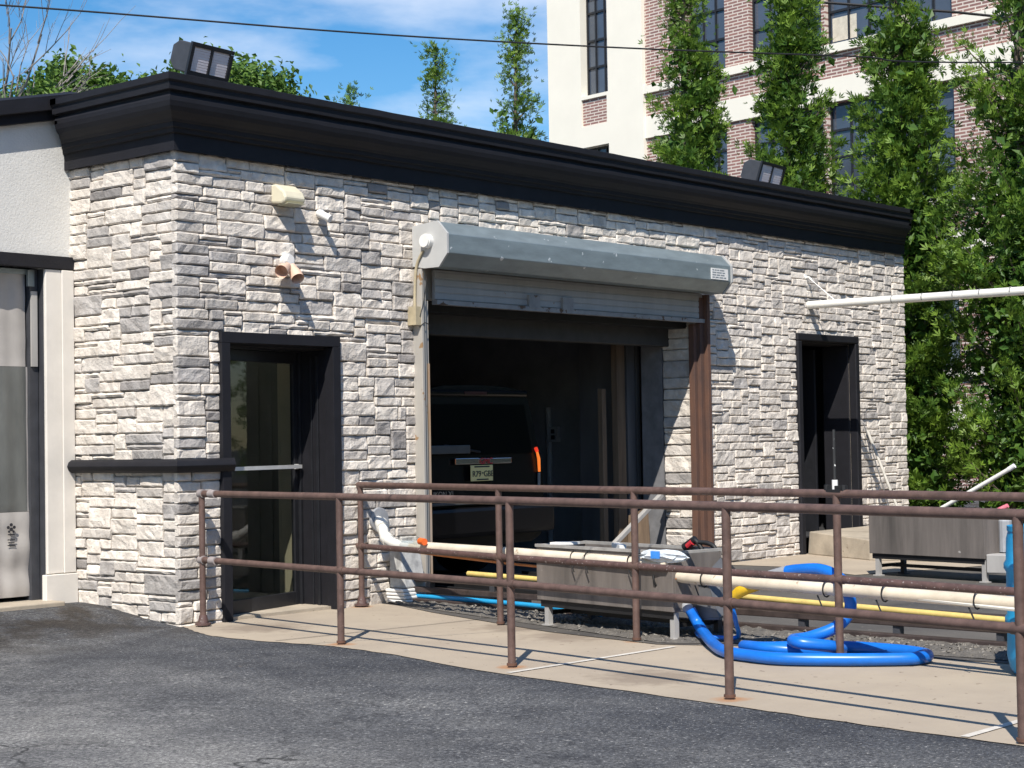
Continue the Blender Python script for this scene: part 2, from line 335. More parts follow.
def holes(mb, u0, u1, z0, z1, ops, fn, th):
    """wall sheet with openings (u0,u1,z0,z1) and thickness th; fn(u,t,z) -> point"""
    us = sorted({u0, u1, *[min(max(a, u0), u1) for o in ops for a in o[:2]]}); zs = sorted({z0, z1, *[min(max(a, z0), z1) for o in ops for a in o[2:]]})
    sol = {}
    for i in range(len(us)-1):
        for j in range(len(zs)-1):
            cu, cz = (us[i]+us[i+1])/2, (zs[j]+zs[j+1])/2
            sol[i, j] = not any(o[0] < cu < o[1] and o[2] < cz < o[3] for o in ops)
    for (i, j), k in sol.items():
        if not k: continue
        a, b, c, d = us[i], us[i+1], zs[j], zs[j+1]
        mb.add([fn(a, 0, c), fn(b, 0, c), fn(b, 0, d), fn(a, 0, d)], [(0, 1, 2, 3)])
        mb.add([fn(a, th, c), fn(b, th, c), fn(b, th, d), fn(a, th, d)], [(3, 2, 1, 0)])
        for di, dj, p, q in ((-1, 0, (a, c), (a, d)), (1, 0, (b, d), (b, c)), (0, -1, (b, c), (a, c)), (0, 1, (a, d), (b, d))):
            if not sol.get((i+di, j+dj), False):
                mb.add([fn(p[0], 0, p[1]), fn(q[0], 0, q[1]), fn(q[0], th, q[1]), fn(p[0], th, p[1])], [(0, 1, 2, 3)])
    return mb

# ------------------------------------------------------------------ ground
def sstep(a, b, x): t = min(1, max(0, (x-a)/(b-a))); return t*t*(3-2*t)
def gz(x, y):
    h = .135*sstep(-.15, 1.25, y)*sstep(.9, -.1, x)
    h += .016*noise.noise(Vector((x*.8, y*.8, 0)))*sstep(-.35, -1.5, x-.16*y) if -14 < x < 3 and -16 < y < 3 else 0
    return h
xs = [-400, -120, -40, -16]+[-13+.2*i for i in range(72)]+[3, 6, 14, 40, 120, 400]
ys = [-400, -120, -40, -16]+[-12+.2*i for i in range(76)]+[6, 14, 40, 120, 400]
mb = MB(); nx = len(xs)
mb.add([(x, y, gz(x, y)) for y in ys for x in xs], [(j*nx+i, j*nx+i+1, (j+1)*nx+i+1, (j+1)*nx+i) for j in range(len(ys)-1) for i in range(nx-1)])
struct(mb.build('ground', asphalt, smooth=True))
def sheet(name, pts, z, m_, thick=0):
    n = len(pts); mb = MB(); mb.add([(x, y, z) for x, y in pts], [tuple(range(n))])
    return struct(mb.build(name, m_))
edge = [(.02, -.02), (-.14, -.35), (-.27, -.7), (-.30, -1.2), (-.22, -1.9), (-.34, -2.6), (-.62, -3.6), (-.80, -4.8), (-.95, -5.7), (-1.06, -6.4), (-1.17, -7.2), (-1.5, -9), (-2, -12)]
edge2 = []
for i in range(len(edge)-1):
    for k in range(6):
        t = k/6; a, b = edge[i], edge[i+1]; edge2.append((a[0]*(1-t)+b[0]*t+rnd.uniform(-.012, .012), a[1]*(1-t)+b[1]*t))
sheet('walkway', edge2+[(-2, -12), (1.45, -12), (1.42, -5.8), (1.42, -4.4), (1.05, -3.7), (1.25, -2.6), (1.9, -.9), (2.3, .02), (2.3, .6), (.3, .6)], .0045, walk_m)
sheet('rear_pavement', [(1.4, -12), (13, -12), (13, 0), (2.2, 0), (1.8, -.9), (1.2, -2.6), (1.0, -3.7), (1.3, -4.4)], .009, wet)
sheet('clean_pavement', [(7.2, -.9), (6.6, -2.0), (8.4, -2.6), (13, -2.4), (13, 0), (7.15, -.01)], .0135, walk_m)
mb = MB()
for a, b, w in (((-.62, -3.80), (.95, -3.87), .022), ((-1.12, -6.93), (.6, -6.97), .022)):
    mb.add([(a[0], a[1]-w, .009), (b[0], b[1]-w, .009), (b[0], b[1]+w, .009), (a[0], a[1]+w, .009)], [(0, 1, 2, 3)])
struct(mb.build('walkway_joint', joint_m))
mb = MB()
for a, b, w in (((-.25, -1.35), (1.7, -1.62), .006), ((1.05, -.02), (1.05, -.3), .005)):
    mb.add([(a[0], a[1]-w, .009), (b[0], b[1]-w, .009), (b[0], b[1]+w, .009), (a[0], a[1]+w, .009)], [(0, 1, 2, 3)])
struct(mb.build('walkway_crack', ink))
# rough gravel bed beside the conveyor guide
mb = MB(); gx = [.0+.05*i for i in range(20)]; gy = [-9+.06*i for i in range(148)]
def gpt(i, j):
    y = gy[j]; xb = 1.86+.2077*y; w = gx[i]/.95
    lo = 1.42 if y < -4.4 else 1.42+(y+4.4)*(-.53) if y < -3.7 else 1.05+(y+3.7)*.303
    hi = max(lo+.2, 2.36+.06*y)
    return (lo+(hi-lo)*w, y, .012+rnd.uniform(0, .026)*(1 if 0 < i < 19 else .1)+.02*math.sin(math.pi*i/19)*max(0,noise.noise(Vector((i*.2,y*1.5,0)))))
mb.add([gpt(i, j) for j in range(148) for i in range(20)], [(j*20+i, j*20+i+1, (j+1)*20+i+1, (j+1)*20+i) for j in range(147) for i in range(19)])
struct(mb.build('gravel_bed', gravel_m))
mb = MB()
for k in range(1500):
    y = rnd.uniform(-8.4, -.9); lo = 1.42 if y < -4.4 else 1.42+(y+4.4)*(-.53) if y < -3.7 else 1.05+(y+3.7)*.303; x = rnd.triangular(lo-.06, 2.45+.06*y, lo+.3); r = rnd.uniform(.006, .019); z = .024+r*.3
    if x < lo: z = .010+r*.5; r *= .6
    vs = [Vector((x, y, z))+Vector((rnd.gauss(0, 1), rnd.gauss(0, 1), rnd.gauss(0, .7))).normalized()*r for _ in range(6)]
    mb.add(vs, [(0, 1, 2), (0, 2, 3), (0, 3, 1), (4, 2, 1), (4, 3, 2), (5, 1, 3), (4, 1, 5), (4, 5, 3)])
struct(mb.build('loose_gravel', pebble), 'stuff')

# ------------------------------------------------------------------ car wash building
LEN, HT, DEP = 11.48, 3.62, 1.36
B = thing('car_wash_building', 'single storey car wash clad in pale ledge stone with black cornice', 'building', (5.7, 5, 0))
OPS = [(.49, 1.61, -.2, 2.17), (2.70, 6.895, -.2, 2.62), (8.94, 10.18, -.2, 2.46)]
fx = lambda u, t, z: (u, .03+t, z)
mb = MB(); holes(mb, .03, LEN, -.1, 3.95, OPS, fx, .36)
mb.box(.03, .36, .392, DEP+9, -.1, 3.95); mb.box(LEN-.36, LEN, .392, DEP+9, -.1, 3.95)
mb.build('wall_backing', mortar, B)

def stones(mb, u0, u1, z0, z1, ops, fn, seed, cu=.047, cz=.0415, tall=1.0):
    r_ = random.Random(seed); nu = int(round((u1-u0)/cu)); nz_ = int(round((z1-z0)/cz)); du = (u1-u0)/nu; dz = (z1-z0)/nz_
    occ = [[False]*nu for _ in range(nz_)]; ends = [set() for _ in range(nz_+6)]
    for j in range(nz_):
        for i in range(nu):
            uu, zz = u0+(i+.5)*du, z0+(j+.5)*dz
            if any(a < uu < b and c < zz < d for a, b, c, d in ops): occ[j][i] = True
    for j in range(nz_):
        for i in range(nu):
            if occ[j][i]: continue
            run = 0
            while i+run < nu and not occ[j][i+run]: run += 1
            h = r_.choices([1, 2, 3, 4], [.17, .60, .20, .03])[0]
            w = r_.choices([3, 4, 5, 6, 7, 8, 9, 10], [.4, .9, 1.4, 1.5, 1.3, 1.0, .7, .4])[0]
            if h == 1: w += 2
            if run-w < 3: w = run if run <= 10 else run//2
            while h > 1 and (j+h > nz_ or any(occ[j+h-1][i+k] for k in range(w))): h -= 1
            for _ in range(4):
                if j and (i+w) in ends[j-1] and run-w > 3:
                    w += r_.choice([-1, 1, 1, 2])
                    w = max(3, min(w, run))
            if any(occ[j+a][i+k] for a in range(h) for k in range(w)): h = 1
            for a in range(h):
                ends[j+a].add(i+w)
                for k in range(w): occ[j+a][i+k] = True
            a0, a1, b0, b1 = u0+i*du, u0+(i+w)*du, z0+j*dz, z0+(j+h)*dz
            g = r_.uniform(.0022, .0048); a0 += g; a1 -= g; b0 += g; b1 -= g
            k = r_.random()
            k = k*(1-.12*(u0+i*du > 6)); 
            if k < .64: v = r_.uniform(.75, .89); c = (v, v*.93, v*.84)
            elif k < .84: v = r_.uniform(.60, .74); c = (v, v*.94, v*.87)
            elif k < .965: v = r_.uniform(.43, .57); c = (v, v*.955, v*.915)
            else: v = r_.uniform(.31, .40); c = (v, v*.95, v*.92)
            n = max(2, min(8, int((a1-a0)/.045)))+2; q = max(1, min(4, int((b1-b0)/.028)))+2
            dep = r_.uniform(-.008, .011); tu, tz = r_.uniform(-.02, .02), r_.uniform(-.06, .10); sx = r_.uniform(0, 99)
            vs = []
            us = [a0]+[a0+.012+(a1-a0-.024)*t/(n-3) for t in range(n-2)]+[a1] if n > 3 else [a0, (a0+a1)/2, a1]
            zs = [b0]+[b0+.010+(b1-b0-.020)*t/(q-3) for t in range(q-2)]+[b1] if q > 3 else [b0, (b0+b1)/2, b1]
            nn, qq = len(us), len(zs)
            for z in zs:
                for u in us:
                    eu = (u in (a0, a1)); ez = (z in (b0, b1))
                    nzv = noise.noise(Vector((u*9+sx, z*13, sx)))*.012+noise.noise(Vector((u*26+sx, z*30, 3)))*.008
                    t = -dep+nzv+tu*(u-(a0+a1)/2)+tz*(z-(b0+b1)/2)
                    ju = jz = 0
                    if eu or ez: t += .010+r_.uniform(-.004, .006); ju = r_.uniform(-.0035, .0035); jz = r_.uniform(-.0035, .0035)
                    if eu and ez: t += .007
                    vs.append(fn(u+ju, t, z+jz))
            fs = [(y_*nn+x_, y_*nn+x_+1, (y_+1)*nn+x_+1, (y_+1)*nn+x_) for y_ in range(qq-1) for x_ in range(nn-1)]
            ring = [x_ for x_ in range(nn)]+[y_*nn+nn-1 for y_ in range(1, qq)]+[(qq-1)*nn+x_ for x_ in range(nn-2, -1, -1)]+[y_*nn for y_ in range(qq-2, 0, -1)]
            def bk(p): return p
            base = len(vs)
            for idx in ring:
                y_, x_ = divmod(idx, nn); vs.append(fn(us[x_], .05, zs[y_]))
            R_ = len(ring)
            fs += [(ring[(t+1) % R_], ring[t], base+t, base+(t+1) % R_) for t in range(R_)]
            mb.add(vs, fs, c)
mb = MB()
stones(mb, -.012, LEN, -.06, HT, [(.44, 1.66, -1, 2.22), (2.60, 6.85, -1, 2.95), (8.90, 10.22, -1, 2.5)], lambda u, t, z: (u, t-.005, z), 11)
stones(mb, 0.0, DEP, -.06, HT, [], lambda u, t, z: (t-.002, u+.012, z), 5)
stones(mb, .05, .42, -.02, 2.6, [], lambda u, t, z: (6.85+t, u, z), 9, cu=.06, cz=.06)
mb.build('stone_cladding', stone, B, label='mixed pale grey and cream ledge stone veneer')

# cornice: profile (projection, height) mitred at the corner
prof = [(.0, 3.62), (.055, 3.61), (.055, 3.735), (.082, 3.742), (.088, 3.772), (.108, 3.778), (.114, 3.812), (.128, 3.818), (.138, 3.832), (.165, 3.850), (.196, 3.876), (.216, 3.908), (.226, 3.945), (.226, 3.975), (.216, 3.998), (.205, 4.004), (.205, 4.018), (.246, 4.024), (.249, 4.078), (.258, 4.083), (.268, 4.092), (.268, 4.142), (.25, 4.148), (.0, 4.15)]
mb = MB(); n = len(prof); vs = []
segs = 60
ring = []
def corn(a, b, w): return w*.004*noise.noise(Vector((a*3, b*2, 1)))
pathL = [DEP+.05-k*(DEP+.05)/8 for k in range(9)]
pathF = [k*LEN/segs for k in range(1, segs+1)]
for y in pathL: ring.append([(-p+.0, (y if y > 0 else -p) if y != pathL[0] else DEP+.05-p*.95, z+corn(y, z, 1)) for p, z in prof])
for x in pathF: ring.append([((x if x < LEN else LEN-p*1.1), -p, z+corn(x, z, 1)) for p, z in prof])
for r_ in ring: vs += r_
fs = [(i*n+k, i*n+(k+1), (i+1)*n+(k+1), (i+1)*n+k) for i in range(len(ring)-1) for k in range(n-1)]
fs += [tuple(range(n)), tuple((len(ring)-1)*n+k for k in range(n-1, -1, -1))]
mb.add(vs, fs); mb.build('cornice', blackp, B)
mb = MB(); holes(mb, .0, LEN, .002, DEP+9, [(.45, 2.15, .45, 2.85)], lambda u, t, z: (u, z, 4.10-t), .14); mb.build('roof', roofm, B)  # opening over the office is added for the fill light panel
# rounded band moulding
mb = MB(); hp = [(0, 1.165), (.045, 1.165), (.075, 1.185), (.088, 1.218), (.075, 1.25), (.045, 1.27), (0, 1.27)]
rr_ = []
for y in (DEP+.06, DEP*.5, 0): rr_.append([(-p, (y if y else -p), z) for p, z in hp])
rr_.append([(.51-(0 if p < .05 else .02), -p, z) for p, z in hp])
k = len(hp); vs = [p for r_ in rr_ for p in r_]
mb.add(vs, [(i*k+j, i*k+j+1, (i+1)*k+j+1, (i+1)*k+j) for i in range(3) for j in range(k-1)]+[tuple(range(k)), tuple(3*k+j for j in range(k))])
mb.build('band_moulding', blackp, B, smooth='auto')

# left glass door with black surround
def surround(x0, x1, z1, w, xi0, xi1, dep, name, z0=0.):
    mb = MB()
    mb.box(x0, x0+w, -.045, .06, z0, z1-w-.002); mb.box(x1-w, x1, -.045, .06, z0, z1-w-.002); mb.box(x0, x1, -.045, .06, z1-w, z1)
    mb.box(x0+w-.02, xi0, .062, dep, z0, z1-w-.02); mb.box(xi1, x1-w+.02, .062, dep, z0, z1-w-.02); mb.box(x0+w-.02, x1-w+.02, .062, dep, z1-w-.018, z1-.01)
    return mb.build(name, blackp, B, bevel=.02)
surround(.395, 1.66, 2.25, .085, .50, 1.60, .42, 'doorway_surround')
dy = 0.
def ajar(mb): mb.v = [(x, y+.13+.24*(x-.5), z) for x, y, z in mb.v]; return mb
mb = MB()
mb.box(.505, .575, dy, dy+.045, .02, 2.13); mb.box(1.51, 1.56, dy, dy+.045, .02, 2.13); mb.box(.577, 1.508, dy, dy+.045, .02, .14); mb.box(.577, 1.508, dy, dy+.045, 2.04, 2.13)
mb.box(1.563, 1.597, dy-.03, dy+.08, .02, 2.15); mb.box(.503, 1.597, dy-.03, dy+.08, 2.133, 2.16)
mb.box(1.575, 1.598, -.24, -.21, .02, 2.1); mb.box(1.582, 1.598, -.16, -.14, .02, 2.1)
door = ajar(mb).build('glass_door', blackm, B, bevel=.004)
mb = MB(); mb.box(.574, 1.512, dy+.018, dy+.026, .138, 2.042); ajar(mb).build('glass_pane', glass, door)
mb = MB(); mb.box(.55, 1.56, dy-.055, dy-.03, 1.165, 1.195); mb.box(.56, .59, dy-.03, dy+.001, 1.16, 1.2); mb.box(1.51, 1.54, dy-.03, dy+.001, 1.16, 1.2)
ajar(mb).build('push_bar', mat('brushed_aluminium', (.72, .72, .71), .4, .3, var=.1), door)
mb = MB(); mb.box(.60, .64, dy+.013, dy+.0165, 1.93, 2.0); ajar(mb).build('white_sticker', whitep, door)
mb = MB(); mb.box(.60, .66, dy+.013, dy+.0165, 1.69, 1.78); ajar(mb).build('white_sticker', whitep, door)
mb = MB(); mb.box(.60, .66, dy+.0128, dy+.0165, 1.57, 1.685); ajar(mb).build('blue_sticker', mat('sticker_blue', (.03, .12, .5), .5), door)
mb = MB(); mb.box(.5, 1.7, .02, .42, .0, .03); mb.build('door_sill', concrete, B)
# office behind the door
mb = MB(); mb.box(.4, 2.28, .45, 4.0, -.05, .025); mb.build('office_floor', mat('office_floor_tile', (.33, .31, .27), .5, var=.2), B)
mb = MB(); mb.box(1.74, 1.84, .395, .83, .03, 2.6); mb.build('office_partition', inside_tan, B)
mb = MB(); mb.box(2.18, 2.28, .395, 4.0, .03, 3.95); mb.box(.37, 2.18, 3.9, 4.0, .03, 3.95); mb.box(.37, .40, .395, 3.9, .03, 3.95); mb.box(.40, 2.18, 2.9, 3.9, 2.6, 2.7)
mb.build('office_wall', mat('office_wall_grey', (.17, .17, .145), .7, var=.3, scale=2), B)
mb = MB(); mb.box(.46, 2.14, .46, 2.84, 3.98, 4.02); mb.build('added_fill_panel', fill_opal_m, B)  # unseen roof panel, added to brighten the office behind the glass door
mb = MB(); mb.box(.9, 2.1, 2.6, 3.1, .03, .95); mb.box(.88, 2.12, 2.55, 3.12, .952, .99); mb.build('office_counter', inside_dk, B)
# wash bay interior
mb = MB(); mb.box(2.3, 7.7, .395, 9.6, -.05, .006); mb.build('bay_floor', mat('bay_floor_concrete', (.14, .135, .13), .6, var=.4, scale=2), B)
mb = MB(); mb.box(2.285, 2.36, .395, 9.6, .01, 3.6); mb.box(7.6, 7.7, .395, 9.6, .01, 3.6); mb.box(2.36, 7.6, 9.5, 9.6, .01, 3.6); mb.box(2.36, 7.6, .395, 9.5, 3.5, 3.6)
mb.build('bay_wall', inside, B)
mb = MB(); mb.box(2.4, 7.5, .33, .46, 2.34, 2.60); mb.build('header_beam', mat('bay_header_paint', (.055, .053, .05), .7, var=.3), B, bevel=.01)
mb = MB(); mb.box(2.62, 6.98, .10, .30, 2.52, 2.62); mb.build('lintel_soffit', black, B)
mb = MB(); mb.tube([(7.57, 2.6, .0), (7.57, 2.6, 1.75)], .035); mb.box(7.54, 7.6, 2.45, 2.58, 1.34, 1.52); mb.build('conduit', mat('grey_conduit', (.42, .42, .42), .5), B)
mb = MB(); mb.box(7.532, 7.539, 2.49, 2.54, 1.37, 1.42); mb.box(7.532, 7.539, 2.49, 2.54, 1.44, 1.49); mb.build('outlet_socket', ink, B)
mb = MB(); mb.box(7.0, 7.58, 1.62, 1.66, .02, 2.55); mb.box(6.9, 6.95, .8, 1.6, .02, 2.5); mb.box(6.72, 6.86, .80, .86, .02, 2.45); mb.build('metal_panel', mat('dull_metal_panel', (.16, .16, .165), .6, .3, var=.4, scale=3, stretch=(1, 1, .2)), B)
mb = MB(); mb.box(6.52, 6.66, .78, .86, .02, 2.45); mb.box(6.33, 6.40, .84, .90, .02, 1.9); mb.build('wooden_post', wood, B, bevel=.005)
mb = MB(); mb.box(6.848, 6.87, .425, .70, .0, 2.58); mb.build('jamb_plate', mat('jamb_metal', (.22, .22, .23), .6, .2, var=.3), B)
mb = MB(); mb.add([(6.45, .60, .01), (6.72, .52, .01), (6.72, .55, .62), (6.52, .62, .55)], [(0, 1, 2, 3)]); mb.add([(6.45, .64, .01), (6.72, .56, .01), (6.72, .59, .62), (6.52, .66, .55)], [(3, 2, 1, 0)])
mb.add([(6.45, .60, .01), (6.45, .64, .01), (6.52, .66, .55), (6.52, .62, .55)], [(0, 1, 2, 3)]); mb.build('scrap_board', wood, B)

# roller shutter assembly
mb = MB(); mb.box(2.80, 6.93, -.055, -.02, 2.615, 2.88)
for k in range(4): mb.box(2.80, 6.93, -.062, -.05, 2.62+k*.062, 2.672+k*.062)
sh = mb.build('roller_shutter', greyp, B, bevel=.004)
mb = MB(); mb.box(2.80, 6.93, -.085, -.02, 2.572, 2.612)
for k in (4.05, 4.55): mb.box(k, k+.16, -.09, -.064, 2.60, 2.72)
mb.build('bottom_bar', mat('rusty_grey_bar', (.35, .34, .33), .6, .2, var=.3, speck=(.12, .07, .04), speck_scale=9, speck_t=.6), sh)
hd = [(-.005, 3.24), (-.30, 3.265), (-.41, 3.15), (-.41, 2.985), (-.31, 2.875), (-.14, 2.875), (-.005, 2.9)]
mb = MB(); mb.prism(hd, lambda a, b: (2.60, a, b), lambda a, b: (6.95, a, b)); mb.build('hood', galv, sh, bevel=.006)
for x in (2.575, 6.951):
    mb = MB(); mb.prism([(a*1.02-.002, 3.07+(b-3.07)*1.03) for a, b in hd], lambda a, b: (x, a, b), lambda a, b: (x+.024, a, b))
    mb.build('end_cap', mat('pale_grey_end_cap', (.46, .46, .45), .6, var=.12, scale=5), sh)
mb = MB(); mb.box(2.575, 2.605, -.11, .0, .0, 2.87); mb.box(2.606, 2.655, -.085, .0, .0, 2.865); mb.box(2.656, 2.715, -.055, .0, .0, 2.60)
mb.build('guide_rail', guide_m, sh, bevel=.004)
mb = MB(); mb.box(2.668, 2.713, -.064, -.056, .0, 2.05); mb.build('rust_strip', mat('pale_rust_streaks', (.42, .26, .14), .8, col2=(.45, .40, .34), scale=6, stretch=(1, 1, .25)), sh)
mb = MB(); mb.box(6.86, 6.93, -.07, .05, .0, 2.84); mb.box(6.932, 6.985, -.115, .0, .0, 2.87); mb.box(6.80, 6.858, -.03, .04, .0, 2.56); mb.build('guide_rail', rust, sh, bevel=.004, label='rust brown guide rail')
mb = MB(); mb.box(6.987, 7.05, -.06, .0, .0, 2.5); mb.build('guide_trim', mat('tan_metal', (.33, .26, .19), .7, var=.3, stretch=(1, 1, .2)), sh)
mb = MB(); mb.box(6.58, 6.89, -.4165, -.4115, 2.995, 3.11); lab = mb.build('maker_label', whitep, sh)
mb = MB(); disc(mb, (2.574, -.20, 3.10), (-1, 0, 0), .062, .045); disc(mb, (2.535, -.20, 3.10), (-1, 0, 0), .055, .02); mb.build('motor_cover', whitep, sh, smooth='auto')
mb = MB(); mb.tube([(2.56, -.15, 3.02), (2.56, -.07, 2.90), (2.555, -.05, 2.7), (2.555, -.045, 2.5)], .012, 8, 4); mb.box(2.51, 2.575, -.10, .0, 2.38, 2.54); mb.build('conduit', mat('tan_conduit', (.45, .38, .25), .6), sh)
mb = MB(); mb.tube([(2.62, -.13, 2.80), (2.60, -.12, 2.62), (2.56, -.1, 2.45)], .004, 6, 4); mb.tube([(2.56, -.09, 2.36), (2.6, -.12, 2.40), (2.7, -.09, 2.38)], .004, 6, 4); mb.build('loose_wire', black, sh)
mb = MB()
for k in range(4):
    x = 6.60
    while x < 6.85:
        w = rnd.uniform(.03, .09)
        if x+w > 6.87: break
        mb.box(x, x+w, -.4185, -.4167, 3.012+k*.025, 3.022+k*.025); x += w+.012
mb.build('label_print', mat('label_grey_print', (.25, .28, .3), .6), sh)

# right doorway
surround(8.86, 10.25, 2.54, .085, 8.96, 10.16, .42, 'doorway_surround', .0)
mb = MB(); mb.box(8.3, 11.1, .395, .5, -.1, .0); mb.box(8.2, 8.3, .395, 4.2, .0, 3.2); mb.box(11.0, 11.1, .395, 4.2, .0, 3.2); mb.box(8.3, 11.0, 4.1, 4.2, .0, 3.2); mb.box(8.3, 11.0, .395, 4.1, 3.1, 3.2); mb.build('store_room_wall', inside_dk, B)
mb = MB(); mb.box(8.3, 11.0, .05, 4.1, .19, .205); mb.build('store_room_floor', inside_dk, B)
mb = MB(); mb.box(10.02, 10.06, .45, 1.25, .21, 2.4); mb.build('open_door', blackm, B, bevel=.004)

# ------------------------------------------------------------------ neighbouring white building
NB = thing('white_stucco_building', 'white stucco building with black roof edge left of the stone', 'building', (-4, 5, .1))
fy = lambda u, t, z: (u, DEP-.01+t, z)
mb = MB(); holes(mb, -9, .02, -.1, 4.02, [(-3.6, -.26, -.3, 2.82)], fy, .3)
mb.box(-9, -8.7, 1.66, 11, -.1, 4.0); mb.build('wall', white_wall, NB)
mb = MB(); mb.box(-8.9, -.002, 1.30, 1.348, 2.80, 2.905); mb.build('lintel', blackp, NB, bevel=.006)
mb = MB(); mb.box(-.265, -.004, 1.315, 1.345, .37, 2.795); mb.box(-.12, -.006, 1.300, 1.313, .37, 2.795); mb.box(-.30, -.0, 1.285, 1.345, .0, .365)
mb.build('pilaster', cream_trim, NB, bevel=.006)
mb = MB(); y0, y1 = 1.23, 1.36
def fas(x): return 4.08+.22*(x+.68)
mb.add([(x, y, fas(x)+dz) for x in (-9, .02) for y, dz in ((y0, .0), (y0, -.11), (y0+.06, -.115), (y0+.06, -.19), (y1, -.195), (y1+.0, .03))], [(0, 1, 7, 6), (1, 2, 8, 7), (2, 3, 9, 8), (3, 4, 10, 9), (4, 5, 11, 10), (5, 0, 6, 11), (0, 1, 2, 3, 4, 5), (6, 7, 8, 9, 10, 11)])
mb.build('roof_fascia', blackp, NB)
mb = MB(); mb.add([(-9, 1.36, fas(-9)+.03), (.0, 1.36, fas(0)+.03), (.0, 11, 4.2), (-9, 11, 2.6)], [(0, 1, 2, 3)]); mb.build('roof', roofm, NB)
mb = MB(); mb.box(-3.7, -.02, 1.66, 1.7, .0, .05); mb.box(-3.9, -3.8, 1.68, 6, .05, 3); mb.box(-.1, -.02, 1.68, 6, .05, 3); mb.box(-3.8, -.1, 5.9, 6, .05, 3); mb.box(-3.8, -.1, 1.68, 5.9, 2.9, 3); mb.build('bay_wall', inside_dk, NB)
mb = MB(); mb.box(-.345, -.27, 1.42, 1.64, .1, 2.8); mb.box(-.262, -.255, 1.352, 1.64, .1, 2.8); mb.build('door_jamb', darkm, NB)
mb = MB(); mb.box(-.34, -.285, 1.40, 1.418, 2.02, 2.62); mb.build('jamb_plate', greyp, NB)
mb = MB(); mb.box(-3.6, -.27, 1.44, 1.50, 2.755, 2.795); mb.box(-.36, -.30, 1.415, 1.438, 2.66, 2.79); mb.build('curtain_track', galv, NB)
mb = MB(); mb.box(-3.65, -.24, 1.12, 1.65, .02, .165); mb.build('door_sill', concrete, NB, bevel=.01)
CT = thing('vinyl_curtain', 'grey vinyl wash curtain with cloudy window hanging in left doorway', 'curtain', (-1.9, 1.47, .2))
def cur(x, z, amp=.02): return (x, 1.455+amp*math.sin(x*17)+.004*math.sin(x*41+z*1.5)+.01*noise.noise(Vector((x*5, 0, z*6)))*(2.6 if z < .88 else .5), z)
def strip(mb, x0, x1, z0, z1, slant=0, amp=.004):
    nu, nv = int((x1-x0)/.025), max(4, int((z1-z0)/.04))
    mb.add([cur(x0+(x1-x0+slant*(1-j/nv))*i/nu, z0+(z1-z0)*j/nv, amp) for j in range(nv+1) for i in range(nu+1)], [(j*(nu+1)+i, j*(nu+1)+i+1, (j+1)*(nu+1)+i+1, (j+1)*(nu+1)+i) for j in range(nv) for i in range(nu)])
mb = MB(); strip(mb, -3.5, -.36, 2.02, 2.76); strip(mb, -3.5, -.335, .20, .868, .07); strip(mb, -.36, -.325, .87, 2.018, .0)
mb.build('curtain_panel', vinyl, CT, smooth=True)
mb = MB(); strip(mb, -3.5, -.362, .87, 2.018); mb.build('window_panel', clear_vinyl, CT, smooth=True)
mb = MB(); cx, cz, cy = -.52, .735, 1.425
for a, r_, dx, dz in ((0, .014, 0, .036), (0, .013, -.027, .016), (0, .013, .027, .016), (0, .016, 0, 0), (0, .010, -.02, -.017), (0, .010, .02, -.017)):
    disc(mb, (cx+dx, cy+.008, cz+dz), (0, -1, 0), r_, .004, 10)
mb.box(cx-.03, cx+.03, cy+.004, cy+.008, cz-.045, cz-.036)
for k, w in enumerate((.034, .028, .034)): mb.box(cx-w, cx+w, cy+.004, cy+.008, cz-.085-k*.022, cz-.077-k*.022)
mb.build('printed_emblem', ink, CT)

# ------------------------------------------------------------------ lamps and small things on the wall and roof
def floodlight(name, label, x, y, z, sc, tilt):
    f = thing(name, label, 'floodlight', (x, y, 4.15), 'floodlights on the cornice')
    w, h = .20*sc, .115*sc; T = Matrix.Translation((x, y, z)) @ Matrix.Rotation(R(2), 4, 'Y') @ Matrix.Rotation(tilt, 4, 'X')
    tr = lambda p: tuple(T @ Vector(p))
    def bx(mb, a, b, c, d, e, g):
        k = MB().box(a, b, c, d, e, g); mb.add([tr(v) for v in k.v], k.f)
    mb = MB(); pf = [(-.09, -h), (-.09, h), (.06, h*1.0), (.13, h*.6), (.13, -h*.5), (.06, -h)]
    k = MB().prism(pf, lambda a, b: (-w, a, b), lambda a, b: (w, a, b)); mb.add([tr(v) for v in k.v], k.f); mb.build('housing', darkm, f, bevel=.01)
    mb = MB()
    for a, b, c, d in ((-w-.005, w+.005, h-.02, h+.012), (-w-.005, w+.005, -h-.012, -h+.02), (-w-.005, -w+.025, -h+.021, h-.021), (w-.025, w+.005, -h+.021, h-.021), (-.008, .008, -h+.021, h-.021)): bx(mb, a, b, -.115, -.091, c, d)
    mb.build('front_frame', blackm, f)
    for s in (-1, 1):
        mb = MB(); x0, x1 = (s*.012, s*(w-.028)); x0, x1 = min(x0, x1), max(x0, x1)
        for q in range(9):
            z0 = -h+.024+q*(2*h-.048)/9; bx(mb, x0, x1, -.104, -.092, z0, z0+(2*h-.048)/9-.006)
        bx(mb, x0, x1, -.097, -.0915, -h+.022, h-.022); mb.build('lens', lens, f)
    mb = MB()
    for s in (-.45, .55): mb.tube([(x+s*w, y+.03, 4.14), (x+s*w, y+.03, z-h+.02)], .016, 8)
    mb.box(x-.5*w, x+.62*w, y-.02, y+.09, 4.145, 4.165); mb.box(x+.75*w, x+1.05*w, y+.02, y+.09, 4.15, 4.26); mb.build('bracket', blackm, f)
floodlight('floodlight', 'boxy dark floodlight on the roof corner with two ribbed lenses', .25, -.02, 4.34, 1.0, R(18))
floodlight('floodlight', 'smaller dark floodlight on the cornice above the rolling shutter end', 8.26, .0, 4.29, 1.2, R(18))
